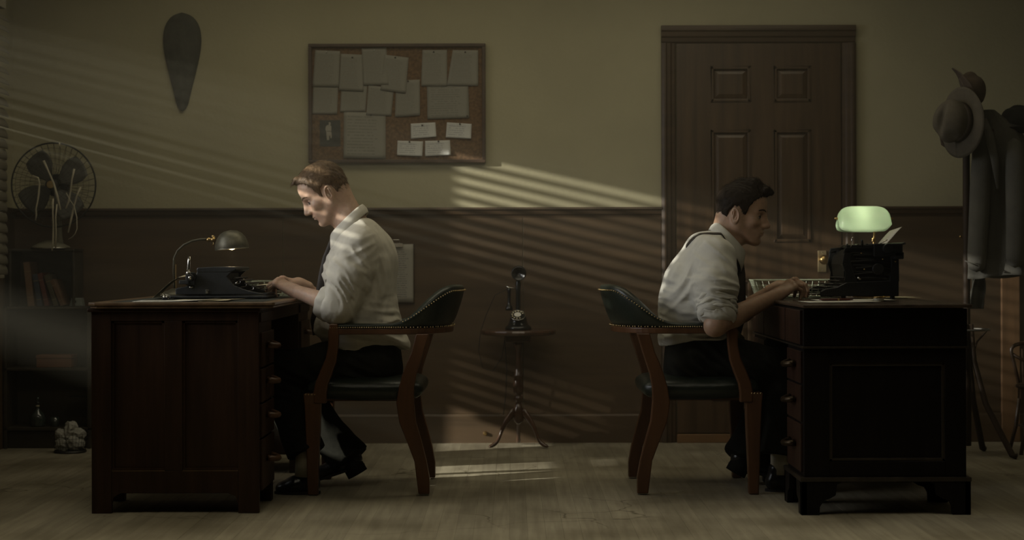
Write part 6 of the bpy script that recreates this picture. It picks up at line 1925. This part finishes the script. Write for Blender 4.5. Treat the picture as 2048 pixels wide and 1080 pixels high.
obj('motor', MB().lathe([(.03,.07), (.052,.075), (.058,.09), (.058,.145), (.045,.165), (.015,.175), (0,.176)], (fc.x, fyo, fc.z), 28, 'y'), M_black, fn_, smooth=True)
M_fanb = mat('pale_cream_fan_base', (.20,.19,.14), .4)
obj('neck', MB().tube([Vector((fc.x, 8.20, Zs(493))), Vector((fc.x-.002, 8.20, Zs(470))), Vector((fc.x, 8.20, fc.z-.05))], [.030,.022,.014], 16, flat=(1,.7)), M_fanb, fn_, smooth=True)
obj('base', MB().lathe([(0,0), (.095,0), (.098,.004), (.090,.012), (.070,.022), (.045,.032), (.022,.040), (0,.041)], (XP(98,404), 8.20, Zs(495)+.0005), 36), M_fanb, fn_, smooth=True)
obj('base_rim', MB().lathe([(.096,0), (.100,.002), (.098,.006)], (XP(98,404), 8.20, Zs(495)+.0005), 36), M_chrome, fn_, smooth=True)
# ribbons
M_rib = mat('pale_ribbon', (.42,.38,.28), .6, var=.1)
def ribbon(pts, w_, y=7.99):
    P3 = [Vector(((a/3.86-1024)*y/F, y-.008*math.sin(i*1.7), CH-((240+b/3.86)-520)*y/F)) for i, (a, b) in enumerate(pts)]
    vs = []
    for i, p in enumerate(P3):
        t = (P3[min(i+1, len(P3)-1)]-P3[max(i-1, 0)]).normalized(); s_ = Vector((t.z, 0, -t.x))
        tw_ = .5+.5*abs(math.cos(i*1.1))
        vs += [p-s_*w_*tw_+Vector((0, .003, 0)), p+s_*w_*tw_]
    fs = [(2*i, 2*i+1, 2*i+3, 2*i+2) for i in range(len(P3)-1)]
    o = obj('ribbon', MB().add(vs, fs), M_rib, fn_, smooth=True, fix=False)
    so = o.modifiers.new('t', 'SOLIDIFY'); so.thickness = .0006
for pts, w_ in (([(250,420),(300,438),(306,480),(296,560),(291,630),(280,680),(278,720),(272,765)], .0045), ([(338,303),(380,390),(415,480),(440,580),(468,685)], .0055), ([(575,368),(560,450),(545,540),(528,620),(510,675)], .0048),
               ([(625,510),(600,570),(575,640),(548,750),(528,860)], .0045), ([(410,597),(411,700),(412,800),(408,900),(403,1000)], .0045), ([(440,640),(434,740),(432,860),(425,980)], .0035),
               ([(512,553),(545,610),(572,655),(590,740),(597,830),(582,870),(555,895),(525,912)], .0020), ([(462,165),(464,185),(464,205)], .004)):
    ribbon(pts, w_)

# ---------- wire bin with crumpled paper
wb_ = Vector((XP(147,409), 8.00, 0))
wbin = empty('waste_basket', (wb_.x, wb_.y, 0), 'low round wire waste basket overflowing with crumpled paper beside the oak desk', 'basket')
obj('bin_base', MB().lathe([(0,.001), (.074,.001), (.078,.006), (.074,.012), (0,.010)], (wb_.x, wb_.y, 0), 32), M_iron, wbin)
m_ = MB()
for k in range(5):
    z = .012+.020*k; m_.tube([Vector((wb_.x+(.072+.004*k)*math.cos(a), wb_.y+(.072+.004*k)*math.sin(a), z)) for a in [2*PI*q/32 for q in range(32)]], .0008, 4, closed=True)
for k in range(32):
    a = 2*PI*k/32; m_.cyl((wb_.x+.072*math.cos(a), wb_.y+.072*math.sin(a), .010), (wb_.x+.088*math.cos(a), wb_.y+.088*math.sin(a), .094), .0008, n=4)
o = obj('bin_mesh', m_, M_iron, wbin, fix=False); o['kind'] = 'stuff'
for k, (dx, dy, z, r, lab) in enumerate(((-.035, .0, .042, (.036,.034,.034), 'crumpled paper ball low at the left in the wire basket'), (.028, -.01, .045, (.042,.036,.034), 'crumpled paper ball low at the right in the wire basket'),
        (.000, .01, .100, (.030,.028,.050), 'upright crumpled paper wad on top of the wire basket'), (.042, .005, .088, (.030,.030,.026), 'crumpled paper ball upper right in the wire basket'), (-.045, .005, .083, (.024,.026,.028), 'crumpled paper ball upper left in the wire basket'))):
    lumpy((wb_.x+dx, wb_.y+dy, z), r, mat('newsprint', (.34,.33,.29), .9, var=.25, scale=(90,90,90)), 'crumpled_paper', lab, 'paper', 20+k, h=.0035, group='crumpled papers in the wire basket')

# ---------- coat rack with hats and coat (right)
yr = 7.75
def Pr(px, py, y=yr): return Vector(((px-1024)*y/F, y, CH-(py-520)*y/F))
rk = empty('coat_rack', (Pr(1932,900).x, yr, 0), 'dark wooden coat rack at the right, behind the black desk', 'coat rack')
rx = Pr(1933,500).x
obj('pole', MB().lathe([(.020,.05), (.022,.30), (.017,.50), (.0165,1.40), (.020,1.45), (.014,1.60), (.010,1.63), (.014,1.645), (0,1.66)], (rx, yr, 0), 16), M_rack, rk, smooth=True)
for k, a in enumerate((-35, 55, 145, 235)):
    a = math.radians(a); d = Vector((math.cos(a), math.sin(a), 0)); c = Vector((rx, yr, 0))
    obj('leg', MB().tube([c+Vector((0,0,.62))+d*.02, c+Vector((0,0,.45))+d*.035, c+Vector((0,0,.25))+d*.09, c+Vector((0,0,.10))+d*.17, c+Vector((0,0,.017))+d*.215, c+Vector((0,0,.014))+d*.235], [.012,.013,.014,.015,.015,.014], 10), M_rack, rk, smooth=True)
    obj('brace', MB().tube([c+Vector((0,0,.48))+d*.03, c+Vector((0,0,.54))+d*.05, c+Vector((0,0,.59))+d*.095], .0045, 8), M_rack, rk, smooth=True)
    obj('hook', MB().tube([c+Vector((0,0,1.46))+d*.015, c+Vector((0,0,1.44))+d*.07, c+Vector((0,0,1.47))+d*.115, c+Vector((0,0,1.53))+d*.125], [.009,.008,.007,.008], 10), M_rack, rk, smooth=True)
    obj('hook', MB().tube([c+Vector((0,0,1.56))+d*.012, c+Vector((0,0,1.55))+d*.05, c+Vector((0,0,1.58))+d*.075, c+Vector((0,0,1.62))+d*.08], [.009,.008,.007,.008], 10), M_rack, rk, smooth=True)
obj('umbrella_ring', MB().tube([Vector((rx+.105*math.cos(a), yr+.105*math.sin(a), .595)) for a in [2*PI*k/32 for k in range(32)]], .005, 8, closed=True), mat('dull_steel', (.2,.19,.17), .5, metal=.8), rk, smooth=True)
obj('knob', MB().ell(Pr(1921,476), (.006,.006,.006)), M_brass, rk, smooth=True)

def hat(name, c, ax_dir, tilt_dir, R_, m, band_m, label, sc=1.0, brim=.150, droop=.0, curl=1.25):
    "fedora: crown axis = ax_dir (towards the top of the crown); tilt_dir = front of the hat"
    u = Vector(ax_dir).normalized(); f = Vector(tilt_dir); f = (f-u*f.dot(u)).normalized(); s = u.cross(f)
    M = Matrix((f, s, u)).transposed().to_4x4(); M.translation = Vector(c)
    h = empty(name, c, label, 'hat')
    # crown
    pr = [cap((0,0,.0), (0,0,.045), .082, .078, .01), ell((.0,0,.060), (.092,.072,.055), .03),
          ell((-.01,0,.118), (.070,.014,.026), .03, '-'), ell((.085,.052,.085), (.030,.024,.035), .03, '-'), ell((.085,-.052,.085), (.030,.024,.035), .03, '-')]
    for p in pr:
        for key in ('a','b','c','r'):
            if key in p: p[key] = p[key]*sc
        if 'ra' in p: p['ra'] *= sc; p['rb'] *= sc
    pr.append(cuts_(lambda X, Y, Z: -Z+0*X+0*Y, .002))
    D, lo = sdf_grid(pr, .005); V, Q = surface_nets(D, lo, .005); V = relax(V, Q, 2, .5)
    nmesh('crown', V, Q, m, h, M=M)
    def bf(uu, v):
        a = 2*PI*uu; r = (.074+(brim-.074)*v)*sc
        x, y = math.cos(a)*r*1.08, math.sin(a)*r*.95
        z = .030*sc*v*v*(math.sin(a)**2)*curl-.018*sc*v*v*max(0, math.cos(a))+.010*sc*v*v*max(0,-math.cos(a))-droop*v*v
        return M @ Vector((x, y, z+.004))
    obj('brim', MB().sheet(bf, 48, 6, .003), m, h, smooth=True)
    bd = MB().sheet(lambda uu, v: M @ Vector((math.cos(2*PI*uu)*.0855*sc, math.sin(2*PI*uu)*.0838*sc, (.006+.030*v)*sc)), 40, 1, .0015)
    obj('band', bd, band_m, h, smooth=True)
    return h
M_band1 = mat('hat_band_brown', (.045,.032,.022), .6); M_band2 = mat('hat_band_black', (.015,.014,.012), .6)
hat('fedora', tuple(Pr(1922,247, 7.62)), (-.88,-.46,.06), (-.12,.1,-1), 1, M_felt1, M_band1, 'light brown fedora hanging lowest on the left of the coat rack', 1.08, .140, curl=-.5)
hat('fedora', tuple(Pr(1928,186, 7.70)), (.88,-.18,.34), (-.3,0,1), 1, M_felt2, M_band2, 'darker brown fedora perched on top of the coat rack', .84, .135)
hat('fedora', tuple(Pr(2036,262, 7.80)), (.15,-.3,.95), (-.9,.1,-.1), 1, M_felt3, M_band2, 'charcoal hat at the right edge of the picture above the grey coat', .95, .11)
# hanging coat
cx0 = Pr(2002,300).x
def coat_sections():
    return [(218, 1978, 10, .040), (236, 1984, 26, .055), (262, 1998, 46, .070), (300, 2008, 58, .080), (350, 2012, 62, .085), (420, 2013, 66, .090), (480, 2012, 71, .098), (530, 2011, 75, .105), (556, 2011, 76, .108)]
secs = coat_sections()
vs = []; fs = []; nr = 72
zz = np.linspace(222, 556, 48)
for py in zz:
    cxp = np.interp(py, [s[0] for s in secs], [s[1] for s in secs]); hwp = np.interp(py, [s[0] for s in secs], [s[2] for s in secs]); dp = np.interp(py, [s[0] for s in secs], [s[3] for s in secs])
    t = (py-222)/(556-222)
    for k in range(nr):
        a = 2*PI*k/nr
        fold = 1+.10*t*math.sin(5*a+1.2+.8*t)+.06*t*math.sin(9*a+2.5*t)+.03*math.sin(13*a+6*t)
        x = math.cos(a)*hwp/426*fold; y = math.sin(a)*dp*fold
        c = Pr(cxp, py)
        vs.append((c.x+x, yr+.03+y-.02*t, c.z+.010*t*math.sin(3*a)*(1 if t > .95 else 0)))
for i in range(len(zz)-1):
    for k in range(nr):
        fs.append((i*nr+k, i*nr+(k+1) % nr, (i+1)*nr+(k+1) % nr, (i+1)*nr+k))
fs.append(tuple(range(nr)))
ct_ = empty('overcoat', tuple(Pr(2000,556)), 'long grey wool overcoat hanging from the coat rack at the right edge', 'coat')
o = obj('coat_body', MB().add(vs, fs), M_coat, ct_, smooth=True)
so = o.modifiers.new('t', 'SOLIDIFY'); so.thickness = .004
def sleeve(pts, rs, name='sleeve'):
    m_ = MB().tube([Pr(a, b, y) for a, b, y in pts], rs, 16, flat=(1,.75)); return obj(name, m_, M_coat, ct_, smooth=True, sub=1)
sleeve([(1972,262,7.70), (1964,310,7.68), (1961,380,7.67), (1958,450,7.66), (1954,515,7.66), (1953,548,7.66)], [.035,.050,.050,.048,.046,.044])
sleeve([(2028,275,7.66), (2033,340,7.62), (2034,430,7.61), (2032,500,7.61), (2030,540,7.62)], [.040,.052,.050,.047,.044])
lap = MB().tube([Pr(1968,240,7.66), Pr(1978,270,7.63), Pr(1990,320,7.62), Pr(1996,380,7.62)], [.014,.022,.020,.006], 10, flat=(1,.4))
obj('lapel', lap, M_coat, ct_, smooth=True)
obj('cuff_strap', MB().tube([Pr(1930,524,7.61), Pr(1945,530,7.60), Pr(1955,534,7.62)], .007, 8, flat=(1,.4)), M_coat, ct_, smooth=True)
# scarf hanging lower behind the coat
def scf(u, v): 
    c = Pr(1942+26*u+3*math.sin(v*5+u*6), 545+75*v, 7.78); c.y += .012*math.sin(u*9+v*3); return c
o = obj('scarf', MB().sheet(scf, 14, 10, .004), mat('dull_grey_green_knit', (.085,.083,.066), .95), None, smooth=True); tag(o, 'dull grey green scarf end hanging under the hem of the overcoat', 'scarf')

# ---------- small bentwood chair at the right edge
yc2 = 7.95
def Pc(px, py, y=yc2): return Vector(((px-1024)*y/F, y, CH-(py-520)*y/F))
bw_ = empty('bentwood_chair', (Pc(2062,890).x, yc2, 0), 'small dark bentwood chair cut off by the right edge of the picture', 'chair')
cx2 = Pc(2062,700).x; zt2 = Pc(0,688).z; zs2 = Pc(0,772).z
hw2 = cx2-Pc(2022,700).x
M_bent = mat('dark_bentwood', (.055,.032,.018), .4)
outer = []
for k in range(25):
    a = PI*k/24; outer.append(Vector((cx2-math.cos(a)*hw2, yc2, zt2-.045+.045*math.sin(a)**.6)))
outer = [Vector((cx2-hw2*.62, yc2, zs2))]+[Vector((cx2-hw2*.85, yc2, zs2+.10))]+outer+[Vector((cx2+hw2*.85, yc2, zs2+.10)), Vector((cx2+hw2*.62, yc2, zs2))]
obj('back_hoop', MB().tube(outer, .009, 10), M_bent, bw_, smooth=True)
obj('back_slat', MB().tube([Vector((cx2-hw2*.95, yc2, zt2-.055)), Vector((cx2-hw2*.4, yc2, zt2-.085)), Vector((cx2, yc2, zt2-.09)), Vector((cx2+hw2*.4, yc2, zt2-.085)), Vector((cx2+hw2*.95, yc2, zt2-.055))], .008, 8), M_bent, bw_, smooth=True)
for dx in (-.4, .0, .4): obj('back_spindle', MB().cyl((cx2+dx*hw2, yc2, zs2), (cx2+dx*hw2*1.1, yc2, zt2-.02), .006, n=8), M_bent, bw_)
obj('seat', MB().lathe([(0,-.012), (.085,-.012), (.095,-.006), (.095,.004), (.085,.010), (0,.006)], (cx2, yc2-.07, zs2), 32), M_bent, bw_, smooth=False, bevel=.002)
obj('seat_apron', MB().lathe([(.078,-.06), (.084,-.06), (.084,-.012), (.078,-.012)], (cx2, yc2-.07, zs2), 32), M_bent, bw_)
for dx, dy in ((-1,-1), (1,-1), (1,1), (-1,1)):
    obj('leg', MB().tube([Vector((cx2+dx*.055, yc2-.07+dy*.055, zs2-.01)), Vector((cx2+dx*.075, yc2-.07+dy*.07, .12)), Vector((cx2+dx*.10, yc2-.07+dy*.09, 0.0))], [.011,.010,.009], 10), M_bent, bw_, smooth=True)
obj('leg_ring', MB().tube([Vector((cx2+.078*math.cos(a), yc2-.07+.078*math.sin(a), .13)) for a in [2*PI*k/28 for k in range(28)]], .005, 8, closed=True), M_bent, bw_, smooth=True)
